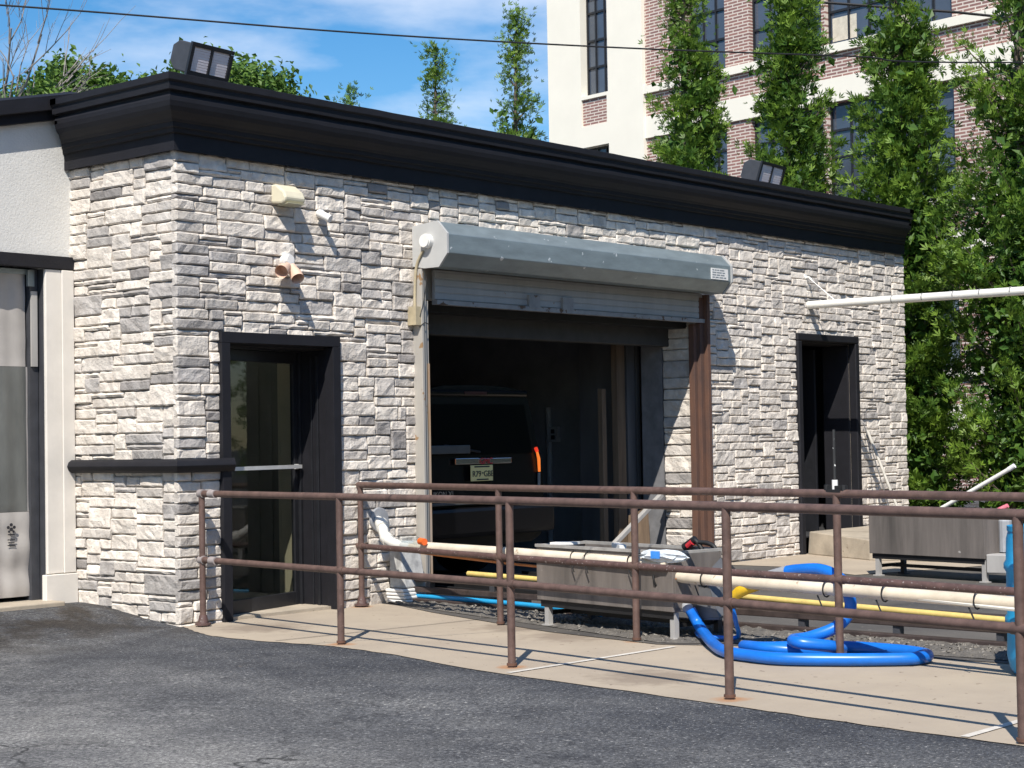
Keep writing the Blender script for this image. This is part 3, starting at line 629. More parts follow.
WL = thing('wall_lamp', 'cream wedge shaped wall lamp high on the stone', 'wall lamp', (1.1, -.02, 3.36))
pf = [(.0, 3.45), (-.06, 3.45), (-.15, 3.385), (-.175, 3.335), (-.162, 3.30), (-.12, 3.288), (.0, 3.30)]
mb = MB(); mb.prism(pf, lambda a, b: (.955, a, b), lambda a, b: (1.175, a, b)); mb.build('lamp_housing', cream, WL, bevel=.015)
mb = MB(); mb.prism([(-.06, 3.284), (-.185, 3.293), (-.185, 3.286), (-.06, 3.276)], lambda a, b: (.975, a, b), lambda a, b: (1.155, a, b)); mb.build('lens', mat('lamp_lens', (.4, .38, .26), .3), WL)
SC = thing('security_camera', 'small white bullet camera on stone beside the wedge lamp', 'camera', (1.50, -.02, 3.25))
mb = MB(); disc(mb, (1.48, .0, 3.26), (0, -1, 0), .035, .035); mb.tube([(1.48, -.03, 3.26), (1.49, -.07, 3.245)], .014, 8); mb.build('mount', whitep, SC)
mb = MB(); mb.tube([(1.44, -.035, 3.262), (1.475, -.14, 3.205)], .032, 14); mb.build('camera_body', whitep, SC, smooth='auto')
TW = thing('twin_spotlight', 'faded peach twin spotlight below the cream wall lamp', 'spotlight', (1.1, -.02, 2.78))
mb = MB(); disc(mb, (1.10, .005, 2.85), (0, -1, 0), .058, .04); disc(mb, (1.10, -.035, 2.85), (0, -1, 0), .04, .035); mb.build('mounting_plate', whitep, TW, smooth='auto')
for dx, dd_ in ((-.03, (-.13, -.07, -.06)), (.02, (-.03, -.10, -.11))):
    mb = MB(); a = Vector((1.10+dx, -.06, 2.80)); d = Vector(dd_)
    mb.tube([a, a+d*.3, a+d*.55, a+d*1.0], [.03, .038, .05, .054], 16, cap=False); mb.tube([a+d*.35, a+d*.36], [.04, .04], 16); mb.build('lamp_head', peach, TW, smooth='auto')
# white pole above the right doorway
PP = thing('white_boom_pipe', 'long white jointed pipe sticking out above the right doorway', 'pipe', (9.17, 0, 2.87))
mb = MB(); mb.tube([(9.17, .02, 2.872), (9.17, -6.0, 2.845)], .046, 16); mb.build('pipe', pvcw, PP, smooth='auto')
for y in (-1.08, -1.45, -1.82, -2.13, -2.48, -2.9, -3.6):
    mb = MB(); mb.tube([(9.17, y, 2.868), (9.17, y-.012, 2.868)], .0475, 16); mb.build('joint_ring', mat('joint_grey', (.25, .25, .25), .6), PP)  # grey ring at each pipe joint
mb = MB(); mb.tube([(9.17, -6, 0), (9.17, -6, 2.9)], .05); mb.build('support_post', brown, PP)
mb = MB(); mb.tube([(9.12, .03, 3.19), (9.12, -.05, 3.19), (9.14, -.07, 3.16)], .012, 8); mb.tube([(9.12, -.05, 3.18), (9.17, -.35, 2.91)], .006, 6); disc(mb, (9.12, .02, 3.2), (0, -1, 0), .03, .03); mb.build('wall_hook', whitep, PP)

# ------------------------------------------------------------------ railings
def railing(name, label, P, ztop, zmid, mid_m):
    """posts stand at all but the last of the plan points P; the rails run through them"""
    P = [Vector((*p, 0)) for p in P]; r_ = thing(name, label, 'railing', P[0]); Z = Vector((0, 0, 1))
    d0 = (P[1]-P[0]).normalized()
    for nm, z, rr_, mm in (('top_rail', ztop, .0255, brown), ('mid_rail', zmid, .0235, mid_m)):
        mb = MB(); mb.tube([P[0]-d0*.03+Z*z]+[p+Z*z for p in P], rr_, 14); mb.build(nm, mm, r_, smooth='auto')
    for i, p in enumerate(P[:-1]):
        mb = MB(); mb.tube([p, p+Z*ztop], .0242, 14); d = (P[i+1]-p).normalized()
        mb.tube([p+Z*zmid-d*.045, p+Z*zmid+d*.045], .0275, 14)
        po = mb.build('post', brown, r_, smooth='auto')
        mb = MB(); mb.tube([p+Z*.015, p+Z*.03], .031 if i else .062, 14)
        if not i: mb.tube([p+Z*.03, p+Z*.09], [.042, .029], 14)
        mb.build('post_foot', rust if i else brown_chipped, po, smooth='auto')
    return r_
fr = railing('pipe_railing', 'brown pipe railing nearest the camera along the walkway edge', [(.12, -.12), (-.13, -1.88), (-.40, -3.64), (-.745, -5.43), (-1.12, -7.21), (-1.5, -9), (-1.51, -9.05)], 1.005, .505, brown)
for z in (1.005, .505):
    mb = MB(); mb.tube([(.126, -.09, z), (.115, -.15, z)], .033, 14); mb.build('rail_fitting', mat('bare_grey_fitting', (.33, .29, .28), .6, var=.3), fr, smooth='auto')
    mb = MB(); mb.tube([(.10, -.24, z), (.088, -.32, z)], .031, 14); mb.build('rail_fitting', mat('bare_grey_fitting', (.33, .29, .28), .6, var=.3), fr, smooth='auto')
rr = railing('pipe_railing', 'chipped brown pipe railing farther back, starting beside the shutter guide', [(1.86, -.05), (1.38, -2.0), (1.085, -3.47), (.78, -5.2), (.41, -6.98), (.24, -7.8)], 1.018, .508, brown_chipped)
def rl(y, o, z): return (1.86+.2077*y+o, y, z)

# ------------------------------------------------------------------ pipes along the walkway
V = thing('cream_pipe_run', 'cream plastic pipe strapped to the farther railing from a wall elbow', 'pipe', (1.9, -.3, .5))
mb = MB(); mb.tube([(1.84, -.52, .530), (1.70, -1.21, .528), (1.515, -2.08, .528), (1.256, -3.34, .516), (1.20, -3.66, .508)], .040, 16, 6); mb.build('pipe', pvc, V, smooth='auto')
mb = MB(); mb.tube([(1.45, -2.75, .452), (1.30, -3.46, .440), (1.26, -3.64, .437), (1.24, -3.75, .434), (1.145, -4.21, .428), (.87, -5.6, .427), (.53, -7.2, .42)], [.012, .014, .016, .039, .039, .039, .039], 16, 6); mb.build('pipe', pvc, V, smooth='auto')
mb = MB(); mb.tube([(2.10, .0, .71), (2.03, -.13, .685), (1.945, -.24, .60), (1.90, -.33, .56), (1.845, -.50, .53), (1.80, -.74, .53)], .043, 16, 4)
mb.tube([(2.04, -.11, .69), (1.99, -.18, .655)], .055, 16); mb.tube([(1.93, -.27, .58), (1.905, -.33, .558)], .054, 16)
mb.build('elbow', pvcw, V, smooth='auto')
mb = MB(); disc(mb, (2.11, .0, .715), (0, -1, 0), .105, .03, 24); mb.build('wall_flange', greyplast, V, bevel=.006)
mb = MB()
for y in (-1.9, -2.7, -2.85, -3.3, -3.95, -5.0, -5.45, -6.1):
    mb = MB(); zc, rc = (.525, .043) if y > -3.6 else (.428, .049)
    mb.tube([rl(y, (.09 if y > -3.6 else .16)+rc*math.cos(a), zc+rc*math.sin(a)) for a in [k*math.pi/6 for k in range(13)]], .005, 6)
    mb.tube([rl(y, .05, zc-.03), rl(y-.04, .045, zc-.10)], .005, 6); mb.build('strap', black, V)
PB = thing('plastic_bottle', 'crumpled clear bottle with orange cap lying on pipe by the wall', 'bottle', rl(-.7, .04, .57))
a = Vector(rl(-.60, .04, .595)); b = Vector(rl(-.95, .02, .575)); d = b-a
mb = MB(); mb.tube([a, a+d*.1, a+d*.4, a+d*.45, a+d*.6, a+d*.72, a+d*.82], [.03, .036, .036, .031, .036, .03, .016], 14); mb.build('bottle_body', bottle_m, PB, smooth='auto')
mb = MB(); mb.tube([a+d*.81, b], .028, 12); mb.build('cap', orange, PB)
mb = MB(); mb.tube([rl(-.75, .13, .475), rl(-2.0, .13, .44), rl(-3.4, .13, .425), rl(-4.2, .14, .43)], .010, 8, 4); tag(mb.build('orange_cord', mat('orange_cord_rubber', (.55, .2, .06), .6), loc=rl(-2, .13, .44)), 'thin orange cord tied underneath the cream pipe', 'cord')
mb = MB(); mb.tube([rl(-5.7, .15, .415), rl(-7.2, .14, .375)], .014, 8); tag(mb.build('white_rod', pvcw, loc=rl(-5.7, .15, .41)), 'thin white rod below the cream pipe near the blue barrel', 'rod')
cv = lambda y, o, z: (2.30+.06*y+o, y, z)
G = thing('conveyor_guide', 'low dark steel conveyor guide on gravel carrying a yellow pipe', 'guide rail', cv(-3, 0, 0))
for z, w, h, o in ((.03, .07, .045, 0), (.125, .05, .045, .03), (.20, .12, .02, .08)):
    mb = MB(); mb.bar(cv(.3, o, z), cv(-6.4, o, z), w, h); mb.build('rail_beam', mat('dark_rail_steel', (.075, .055, .05), .6, .3, var=.5, scale=9, speck=(.25, .22, .19), speck_scale=12, speck_t=.7), G, bevel=.006)
mb = MB(); mb.tube([cv(-.9, 0, .285), cv(-3, 0, .25), cv(-5.8, -.01, .188)], .021, 12); mb.build('yellow_pipe', yellow, G, smooth='auto')
for k in range(8):
    y = -.4-k*.75; mb = MB(); mb.bar(cv(y, .05, .0), cv(y, .05, .2), .06, .05, (0, 1, 0)); mb.build('post', darkm, G)
G2 = thing('floor_grating', 'dark slotted floor grating on the ground inside the shutter opening', 'grating', (4, -.2, .0))
for k in range(14): 
    mb = MB(); mb.bar((2.9+k*.27, .9, .03), (2.45+k*.27, -1.15, .03), .045, .04); mb.build('bar', black, G2)
mb = MB(); mb.tube([(2.32, -.25, .07), (2.24, -1.0, .07), (2.12, -1.8, .07), (1.95, -2.5, .06)], .020, 10, 5); tag(mb.build('blue_tube', bluel, smooth='auto', loc=(2.2, -1, .07)), 'light blue tube lying on the ground inside the big doorway', 'tube')

# white block by the wall
BL = thing('white_block', 'marbled white block on ribbed white base against stone wall', 'block', (2.40, -.3, .02))
def ob(mb, x0, x1, y0, y1, z0, z1, t=.0):
    mb.add([(x0, y0+t*0, z0), (x1, y0, z0), (x1, y1, z0), (x0, y1, z0), (x0, y0+t, z1), (x1, y0+t, z1), (x1, y1, z1), (x0, y1, z1)], [(0, 3, 2, 1), (4, 5, 6, 7), (0, 1, 5, 4), (1, 2, 6, 5), (2, 3, 7, 6), (3, 0, 4, 7)])
mb = MB(); ob(mb, 2.19, 2.44, -.24, -.05, .14, .45, .06); mb.build('block_body', foam, BL, bevel=.012)
mb = MB()
for k in range(4): ob(mb, 2.165-k*.006, 2.45+k*.004, -.27+k*.006, -.04, .018+k*.03, .044+k*.03)
mb.build('ribbed_base', whitep, BL, bevel=.008)

# ------------------------------------------------------------------ steel troughs
def trough_thing(label, c0, c1, depv, z0, z1, legs, group):
    """c0,c1 near-side corners (x,y); depv depth vector"""
    t = thing('steel_trough', label, 'trough', ((c0[0]+c1[0])/2+depv[0]/2, (c0[1]+c1[1])/2, 0), group)
    a, b = Vector((*c0, 0)), Vector((*c1, 0)); d = Vector((*depv, 0)); Z = Vector((0, 0, 1)); w = .018
    e = (b-a).normalized(); dn = d.normalized()
    def slab(mb, p, q, th, za, zb): 
        vs = [p+Z*za, q+Z*za, q+th+Z*za, p+th+Z*za, p+Z*zb, q+Z*zb, q+th+Z*zb, p+th+Z*zb]
        mb.add(vs, [(0, 3, 2, 1), (4, 5, 6, 7), (0, 1, 5, 4), (1, 2, 6, 5), (2, 3, 7, 6), (3, 0, 4, 7)])
    mb = MB(); slab(mb, a, b, dn*w, z0, z1); slab(mb, a+d, b+d, -dn*w, z0, z1); slab(mb, a+dn*(w+.002), a+d-dn*(w+.002), e*w, z0, z1); slab(mb, b+dn*(w+.002), b+d-dn*(w+.002), -e*w, z0, z1)
    slab(mb, a+dn*.02, b+dn*.02, d-dn*.04, z0+.01, z0+.03)
    mb.build('tank', trough, t, bevel=.004)
    mb = MB(); slab(mb, a-dn*.012-e*.0, b-dn*.012, dn*.03, z1+.001, z1+.022); slab(mb, a+d-dn*.018, b+d-dn*.018, dn*.03, z1+.001, z1+.022); slab(mb, a+dn*.02, a+d-dn*.02, e*.03, z1+.001, z1+.020); slab(mb, b+dn*.02, b+d-dn*.02, -e*.03, z1+.001, z1+.020)
    mb.build('rim', mat('pale_steel_rim', (.42, .40, .37), .6, .2, var=.3), t)
    mb = MB(); slab(mb, a+e*.02+dn*.02, b-e*.02+dn*.02, dn*.03, z0-.05, z0-.002); slab(mb, a+e*.02+d-dn*.05, b-e*.02+d-dn*.05, dn*.03, z0-.05, z0-.002)
    slab(mb, a+e*.05+dn*.052, a+e*.05+d-dn*.052, e*.03, .09, .12); slab(mb, b-e*.08+dn*.052, b-e*.08+d-dn*.052, e*.03, .09, .12); slab(mb, a+e*.1+d*.5, b-e*.1+d*.5, dn*.03, .09, .12)
    mb.build('frame', black, t)
    for i, (f, g_) in enumerate(((.04, .05), (.96, .05), (.04, .92), (.96, .92))):
        p = a+(b-a)*f+d*g_; mb = MB(); slab(mb, p, p+e*.045, dn*.04, .012, z0-.004); slab(mb, p-e*.02-dn*.015, p+e*.065-dn*.015, dn*.07, .010, .022); mb.build('leg', greyp if i < 2 else darkm, t)
    return t
T1 = trough_thing('low weathered steel trough on legs behind the farther railing', (1.47, -2.28), (1.19, -3.70), (.46, -.09), .20, .585, 4, 'steel troughs')
mb = MB(); mb.bar((1.50, -2.42, .612), (1.52, -2.62, .618), .09, .02); mb.build('foam_scrap', whitep, T1)
mb = MB(); mb.bar((1.48, -3.0, .618), (1.36, -3.16, .612), .05, .03); mb.build('foam_scrap', whitep, T1)
mb = MB()
def plate(mb, q, t):
    q = [Vector(p) for p in q]; n_ = (q[1]-q[0]).cross(q[3]-q[0]).normalized()*t; mb.add(q+[p+n_ for p in q], [(0, 1, 2, 3), (7, 6, 5, 4), (0, 4, 5, 1), (1, 5, 6, 2), (2, 6, 7, 3), (3, 7, 4, 0)])
plate(mb, [(1.46, -3.58, .42), (1.43, -3.80, .42), (1.37, -3.95, .15), (1.40, -3.70, .13)], .02); plate(mb, [(1.40, -3.70, .129), (1.37, -3.95, .149), (1.56, -3.97, .21), (1.58, -3.72, .19)], .015); plate(mb, [(1.43, -3.80, .44), (1.58, -3.83, .55), (1.58, -3.95, .22), (1.37, -3.95, .15)], .012)
mb.build('hose_holster', mat('grey_sheet_metal', (.15, .15, .155), .45, .3, var=.2), T1)
T2 = trough_thing('stained steel trough on legs near the right doorway', (6.63, -2.14), (6.36, -3.46), (.42, -.08), .225, .635, 4, 'steel troughs')
mb = MB(); ob(mb, 6.36, 6.66, -3.66, -3.47, .10, .27); mb.build('end_box', greyp, T2, bevel=.01)
SP = thing('squeegee_pole', 'white pole slanting up out of the trough near the hedge', 'pole', (6.7, -2.95, .3))
mb = MB(); mb.tube([(6.72, -2.47, .45), (6.70, -2.84, .645), (6.70, -3.56, 1.03)], .020, 10); mb.build('pole', pvcw, SP, smooth='auto')
mb = MB(); mb.tube([(6.70, -3.55, 1.025), (6.70, -3.61, 1.06)], .023, 10); mb.build('grip', whitep, SP)
PK = thing('pink_bottle', 'pink topped bottle standing on the trough end by barrel', 'bottle', (6.6, -3.5, .5))
mb = MB(); mb.tube([(6.6, -3.55, .28), (6.6, -3.55, .56), (6.6, -3.55, .60)], [.06, .06, .03], 12); mb.build('bottle_body', greyplast, PK)
mb = MB(); mb.tube([(6.6, -3.55, .60), (6.6, -3.5, .66), (6.6, -3.58, .70)], [.03, .035, .02], 10); mb.build('trigger_head', pinkp, PK)

# ------------------------------------------------------------------ hose, spray gun, wand, brush, barrel
H = thing('vacuum_hose', 'thick blue vacuum hose looped on the walkway past the railing posts', 'hose', (.9, -5, .02))
main = [(1.33, -3.74, .21), (1.32, -3.83, .09), (.92, -4.20, .05), (.64, -4.48, .048), (.55, -4.71, .048), (.53, -4.95, .048), (.67, -5.24, .048), (.84, -5.48, .048), (.97, -5.60, .048), (1.14, -5.58, .048), (1.25, -5.36, .048), (1.24, -4.97, .048), (1.09, -4.73, .048), (.94, -4.60, .05), (.83, -4.52, .06), (.74, -4.56, .075),
        (.66, -4.74, .085), (.72, -4.92, .075), (.88, -5.06, .06), (.90, -5.14, .075), (.76, -5.15, .11), (.63, -5.02, .135), (.70, -4.93, .14), (.84, -4.96, .145), (.98, -5.06, .20), (1.05, -5.12, .30), (1.05, -5.10, .43), (1.06, -5.03, .50), (1.09, -4.89, .535), (1.13, -4.72, .525), (1.15, -4.62, .51)]
mb = MB(); mb.tube(main, .037, 16, 8); mb.build('tube', bluep, H, smooth='auto')
mb = MB(); mb.tube([(1.15, -4.62, .51), (1.18, -4.47, .475)], [.039, .034], 14); mb.tube([(1.36, -3.63, .32), (1.30, -3.74, .22)], [.036, .040], 14); mb.tube([(1.36, -3.63, .32), (1.34, -3.57, .37), (1.36, -3.50, .43)], [.036, .045, .03], 14); mb.build('cuff', greyplast, H, smooth='auto')
mb = MB(); mb.tube([(1.18, -4.47, .465), (1.15, -4.40, .425), (1.13, -4.30, .385), (1.14, -4.22, .33), (1.16, -4.19, .265)], [.036, .043, .042, .032, .020], 16, 3); mb.build('nozzle', mat('bright_yellow_plastic', (.80, .50, .02), .4), H, smooth='auto')
mb = MB(); mb.tube([rl(-3.53, .08, .44), rl(-3.535, .08, .40), rl(-3.54, .10, .37), rl(-3.54, .13, .38), rl(-3.54, .12, .42)], .008, 8, 4); mb.build('hanging_strap', black, H)
mb = MB(); mb.tube([(1.16, -4.19, .27), (1.20, -4.19, .16), (1.32, -4.12, .05), (1.26, -3.98, .045), (1.27, -3.86, .045), (1.4, -3.74, .05)], .015, 10, 6); tag(mb.build('thin_hose', bluep, smooth='auto', loc=(1.3, -4, .05)), 'thin blue air hose trailing from the yellow nozzle', 'hose')
SG = thing('spray_gun', 'black and red pressure washer gun lying on the trough end', 'spray gun', (1.62, -3.6, .6))
mb = MB(); mb.tube([(1.66, -3.50, .63), (1.655, -3.56, .655), (1.65, -3.62, .60), (1.645, -3.66, .50), (1.645, -3.73, .52), (1.645, -3.74, .60), (1.65, -3.68, .635), (1.65, -3.60, .64)], .016, 10, 5); mb.tube([(1.66, -3.47, .60), (1.655, -3.57, .66)], .028, 10); mb.tube([(1.645, -3.73, .56), (1.63, -3.86, .50), (1.6, -3.95, .44)], .009, 8, 4); mb.build('gun_body', black, SG, smooth='auto')
mb = MB(); mb.tube([(1.635, -3.515, .61), (1.635, -3.555, .64)], .022, 10); mb.tube([(1.63, -3.66, .56), (1.63, -3.69, .54)], .018, 10); mb.build('trigger', redp, SG)
WB = thing('plastic_bag', 'crumpled clear plastic with blue print on the cream pipe', 'bag', rl(-3.62, .09, .55))
mb = MB(); cb = Vector(rl(-3.62, .09, .575)); rb = random.Random(3); vs = []; nb = 14
for j in range(8):
    for i in range(nb):
        th = math.pi*(j+.5)/8; ph = 2*math.pi*i/nb; d = Vector((math.sin(th)*math.cos(ph)*.06, math.cos(th)*.19, math.sin(th)*math.sin(ph)*.045))*rb.uniform(.75, 1.15); vs.append(cb+d)
mb.add(vs, [(j*nb+i, j*nb+(i+1) % nb, (j+1)*nb+(i+1) % nb, (j+1)*nb+i) for j in range(7) for i in range(nb)]+[tuple(range(nb)), tuple(7*nb+i for i in range(nb))]); mb.build('film', litter, WB)
mb = MB(); mb.box(cb.x-.075, cb.x-.064, cb.y-.02, cb.y+.05, cb.z-.015, cb.z+.035); mb.build('blue_print', mat('print_blue', (.05, .25, .7), .5), WB)
WA = thing('spray_wand', 'white spotted wand clamped upright on the farther top rail', 'wand', rl(-5.2, 0, 1.03))
mb = MB(); mb.tube([rl(-5.19, .0, 1.04), rl(-5.19, .0, 1.10)], .018, 10); mb.build('socket', whitep, WA)
mb = MB(); mb.tube([rl(-5.19, .0, 1.10), rl(-5.19, .0, 1.40)], .0085, 8); mb.build('rod', mat('spotted_rod', (.03, .03, .03), .5, speck=(.8, .8, .78), speck_scale=22, speck_t=.60), WA)
mb = MB(); mb.bar(rl(-5.12, .0, 1.055), rl(-5.27, .0, 1.055), .03, .022); mb.bar(rl(-5.14, .0, 1.035), rl(-5.25, .0, 1.035), .05, .018); mb.tube([rl(-5.13, .0, 1.03), rl(-5.13, .0, 1.07)], .02, 8); mb.tube([rl(-5.26, .0, 1.03), rl(-5.26, .0, 1.07)], .02, 8); mb.build('clamp', black, WA)
BR = thing('leaning_brush', 'two thin pale handles leaning on stone right of the right doorway', 'brush', (10.5, -.3, .0))
mb = MB(); mb.tube([(10.40, -.04, 1.42), (10.36, -.62, .05)], .017, 8); mb.build('handle', mat('pale_handle', (.55, .52, .46), .6), BR)
mb = MB(); mb.tube([(10.33, -.035, 1.5), (10.10, -.62, .05)], .007, 6); mb.build('handle', mat('dark_handle', (.12, .12, .12), .6), BR)
mb = MB(); mb.box(10.22, 10.50, -.68, -.58, .015, .07); mb.build('brush_head', black, BR)
BA = thing('blue_barrel', 'bright blue plastic barrel cut off at the right frame edge', 'barrel', (1.07, -6.44, .015))
pr = [(.0, .0), (.255, .0), (.275, .03), (.29, .10), (.285, .28), (.297, .30), (.297, .33), (.285, .35), (.285, .60), (.297, .62), (.297, .65), (.285, .67), (.28, .80), (.27, .84), (.275, .845), (.275, .875), (.25, .875), (.25, .85), (.0, .85)]
mb = MB(); n = 32; vs = [(1.07+r_*math.cos(2*math.pi*k/n), -6.44+r_*math.sin(2*math.pi*k/n), .012+z*.945) for r_, z in pr for k in range(n)]
mb.add(vs, [(i*n+k, i*n+(k+1) % n, (i+1)*n+(k+1) % n, (i+1)*n+k) for i in range(len(pr)-1) for k in range(n)]); mb.build('drum', bluel, BA, smooth='auto')
mb = MB(); mb.tube([(1.16, -6.37, .81), (1.16, -6.37, .845)], .04, 14); mb.build('bung', whitep, BA)
ST = mat('x', (1, 1, 1))
mb = MB(); mb.add([(8.96, -.05, .012), (8.40, -1.15, .012), (8.55, -2.3, .012), (10.6, -2.3, .012), (10.6, -.03, .012), (9.0, -.05, .27), (8.44, -1.13, .23), (8.58, -2.25, .12), (10.6, -2.3, .12), (10.6, -.05, .27)], [(4, 3, 2, 1, 0), (5, 6, 7, 8, 9), (0, 1, 6, 5), (1, 2, 7, 6), (2, 3, 8, 7), (3, 4, 9, 8), (4, 0, 5, 9)])
tag(mb.build('concrete_step', concrete, bevel=.012, loc=(9.5, -1, .0)), 'worn tan concrete step below the right doorway', 'step')
SB = thing('leaning_strut', 'pale metal strut leaning diagonally inside the shutter opening', 'strut', (5.9, .3, 0))
mb = MB(); mb.bar((5.30, .30, .02), (6.66, .30, .79), .05, .045); mb.build('bar', greyp, SB, bevel=.004)
mb = MB(); mb.box(6.62, 6.78, .26, .34, .77, .80); mb.build('end_plate', greyp, SB)

# ------------------------------------------------------------------ dark suv inside the bay
CX, CY = 4.22, .72
SV = thing('parked_suv', 'black suv inside the wash bay with its tail facing out', 'suv', (CX, CY+2.7, 0))
sec = [(0, .36), (.80, .36), (.95, .42), (1.0, .58), (1.01, .85), (.995, 1.06), (.97, 1.14), (.90, 1.50), (.83, 1.76), (.74, 1.86), (.45, 1.90), (0, 1.91)]
full = sec+[(-x, z) for x, z in sec[-2:0:-1]]
rings = []
for y, sx, top, lo in ((.0, .955, .97, 0), (.03, .985, .985, 0), (.12, 1, 1, 0), (1.2, 1, 1, 0), (3.0, 1, .99, 0), (3.5, .98, .93, 0), (4.1, .97, .62, 0), (5.1, .96, .56, 0), (5.4, .85, .5, 0)):
    rg = []
    for x, z in full:
        zz = z if z < 1.1 or top > .96 else 1.1+(z-1.1)*max(0, (top-.55)/.45)
        yy = y+(.05*max(0, (z-1.1)/.8) if y < .2 else 0)
        rg.append((CX+x*sx, CY+yy, zz))
    rings.append(rg)
mb = MB(); n = len(full); mb.add([p for r_ in rings for p in r_], [(i*n+k, i*n+(k+1) % n, (i+1)*n+(k+1) % n, (i+1)*n+k) for i in range(len(rings)-1) for k in range(n)]+[tuple(range(n)), tuple((len(rings)-1)*n+k for k in range(n-1, -1, -1))])
mb.build('body', carp, SV, smooth='auto')
mb = MB(); plate(mb, [(CX-.80, CY+.010, 1.24), (CX+.80, CY+.010, 1.24), (CX+.70, CY+.028, 1.72), (CX-.70, CY+.028, 1.72)], .012); rw = mb.build('rear_window', mat('privacy_glass', (.004, .004, .005), .15, var=.1, spec=.25), SV)
mb = MB(); mb.tube([(CX, CY-.01, 1.26), (CX-.5, CY-.005, 1.33)], .012, 8); mb.build('wiper', black, rw)
mb = MB(); mb.box(CX-.75, CY*0+CX+.75, CY+.0, CY+.22, 1.80, 1.86); sp = mb.build('spoiler', carp, SV, bevel=.02)
mb = MB(); mb.box(CX-.20, CX+.12, CY-.006, CY-.001, 1.815, 1.845); mb.build('brake_light', mat('unlit_red_lens', (.06, .012, .012), .3), sp)
mb = MB(); mb.box(CX-.98, CX+.98, CY-.14, CY+.05, .46, .74); mb.build('bumper', carp, SV, bevel=.04)
mb = MB(); mb.box(CX-.80, CX+.80, CY-.10, CY+.02, .765, .79); mb.box(CX-.86, CX-.18, CY-.05, CY-.001, 1.25, 1.33); mb.build('ledge_and_reflection', mat('satin_trim_and_reflection', (.11, .115, .12), .35, .4), SV, bevel=.006)  # upper box stands in for the pale reflection low in the rear window
mb = MB(); mb.box(CX-.36, CX-.03, CY-.022, CY-.001, 1.145, 1.205); mb.box(CX-.029, CX+.46, CY-.018, CY-.001, 1.145, 1.20); ts = mb.build('tailgate_trim', chrome, SV, bevel=.006)
text('GMC', .085, (CX-.02, CY-.026, 1.145), (1, 0, 0), mat('badge_red', (.6, .02, .03), .4), ts, 'badge')
text('YUKON XL', .075, (CX-.75, CY-.012, .845), (1, 0, 0), chrome, SV, 'badge')
mb = MB(); mb.box(CX-.16, CX+.16, CY-.034, CY-.024, .982, 1.135); lp = mb.build('licence_plate', plate_m, SV, bevel=.004)
text('R79', .080, (CX-.142, CY-.036, 1.025), (1, 0, 0), ink, lp, 'characters'); text('GBE', .080, (CX+.022, CY-.036, 1.025), (1, 0, 0), ink, lp, 'characters')
mb = MB(); mb.box(CX-.11, CX+.11, CY-.036, CY-.0345, 1.113, 1.127); mb.box(CX-.08, CX+.09, CY-.036, CY-.0345, .991, 1.003); disc(mb, (CX+.010, CY-.0345, 1.059), (0, -1, 0), .009, .002, 8); mb.build('plate_print', ink, lp)
for s in (-1, 1):
    mb = MB()
    mb.tube([(CX+s*.835, CY-.015, 1.29), (CX+s*.855, CY-.015, 1.255)], .018, 10); mb.build('tail_light', tail_red, SV)
    mb = MB(); mb.tube([(CX+s*.855, CY-.015, 1.25), (CX+s*.88, CY-.015, 1.18), (CX+s*.885, CY-.015, 1.05)], [.012, .016, .013], 10); mb.build('tail_light', tail_amber, SV)
    mb = MB(); mb.tube([(CX+s*.885, CY-.01, 1.04), (CX+s*.88, CY-.01, .90)], .016, 10); mb.build('reverse_light', mat('grey_lens', (.2, .2, .2), .3), SV)
    for y in (1.0, 4.2):
        mb = MB(); mb.tube([(CX+s*.72, CY+y, .38), (CX+s*1.0, CY+y, .38)], .37, 24); w_ = mb.build('wheel', black, SV, bevel=.03)
        mb = MB(); mb.tube([(CX+s*.98, CY+y, .38), (CX+s*1.008, CY+y, .38)], .23, 20); mb.build('rim', chrome, w_)

# ------------------------------------------------------------------ brick building far behind
ang = R(82.4); K = thing('brick_loft_building', 'tall red brick and cream building behind the row of trees', 'building', (29.95, 8.7, 0), rotz=ang)
opw = []
for z0, z1 in ((11.24, 14.6), (7.05, 9.75), (2.9, 5.6), (15.4, 18.2)):
    opw += [(11.10, 12.2, z0+.08, z1 if z1 != 9.75 else 9.82), (6.76, 8.10, z0, z1), (3.52, 5.9, z0, z1), (-.37, 3.40, z0, z1), (-6.0, -1.80, z0, z1), (-11.2, -7.4, z0, z1)]
opb = [(11.16, 12.2, 10.43, 11.25-.02)]
fk = lambda u, t, z: (u, -t, z)
brick_ops = [o for o in opw if o[0] < 9.6]
mb = MB(); holes(mb, -13, 9.72, 0, 18.5, brick_ops, fk, .35); mb.build('brick_wall', brick, K, local=True)
mb = MB(); holes(mb, 9.722, 13.6, 0, 18.5, [o for o in opw if o[0] > 9.7]+[(11.16, 12.2, 10.43, 11.22)], lambda u, t, z: (u, .12-t, z), .47)
mb.box(13.25, 13.6, -16, -.352, 0, 18.5); mb.box(-13, 13.6, -16.3, -16.002, 0, 18.5); mb.build('cream_tower_wall', cream_wall, K, local=True)
mb = MB(); mb.box(11.162, 12.198, -.1, .06, 10.432, 11.218); mb.build('brick_panel', brick, K, local=True)
mb = MB()
for z in (11.24, 7.05, 2.9, 15.4):
    mb.box(-13, 9.72, .002, .10, z-.22, z-.003)
    mb.box(-13, 9.72, .002, .06, z-1.47, z-.86)
mb.build('cream_band', cream_wall, K, local=True)
mb = MB(); mb.box(-13, 13.2, -16, -.36, 18.2, 18.4); mb.build('roof', roofm, K, local=True)
mb = MB(); mb.box(-12.9, 13.2, -6.2, -6, 0, 18); mb.build('inner_wall', inside_dk, K, local=True)
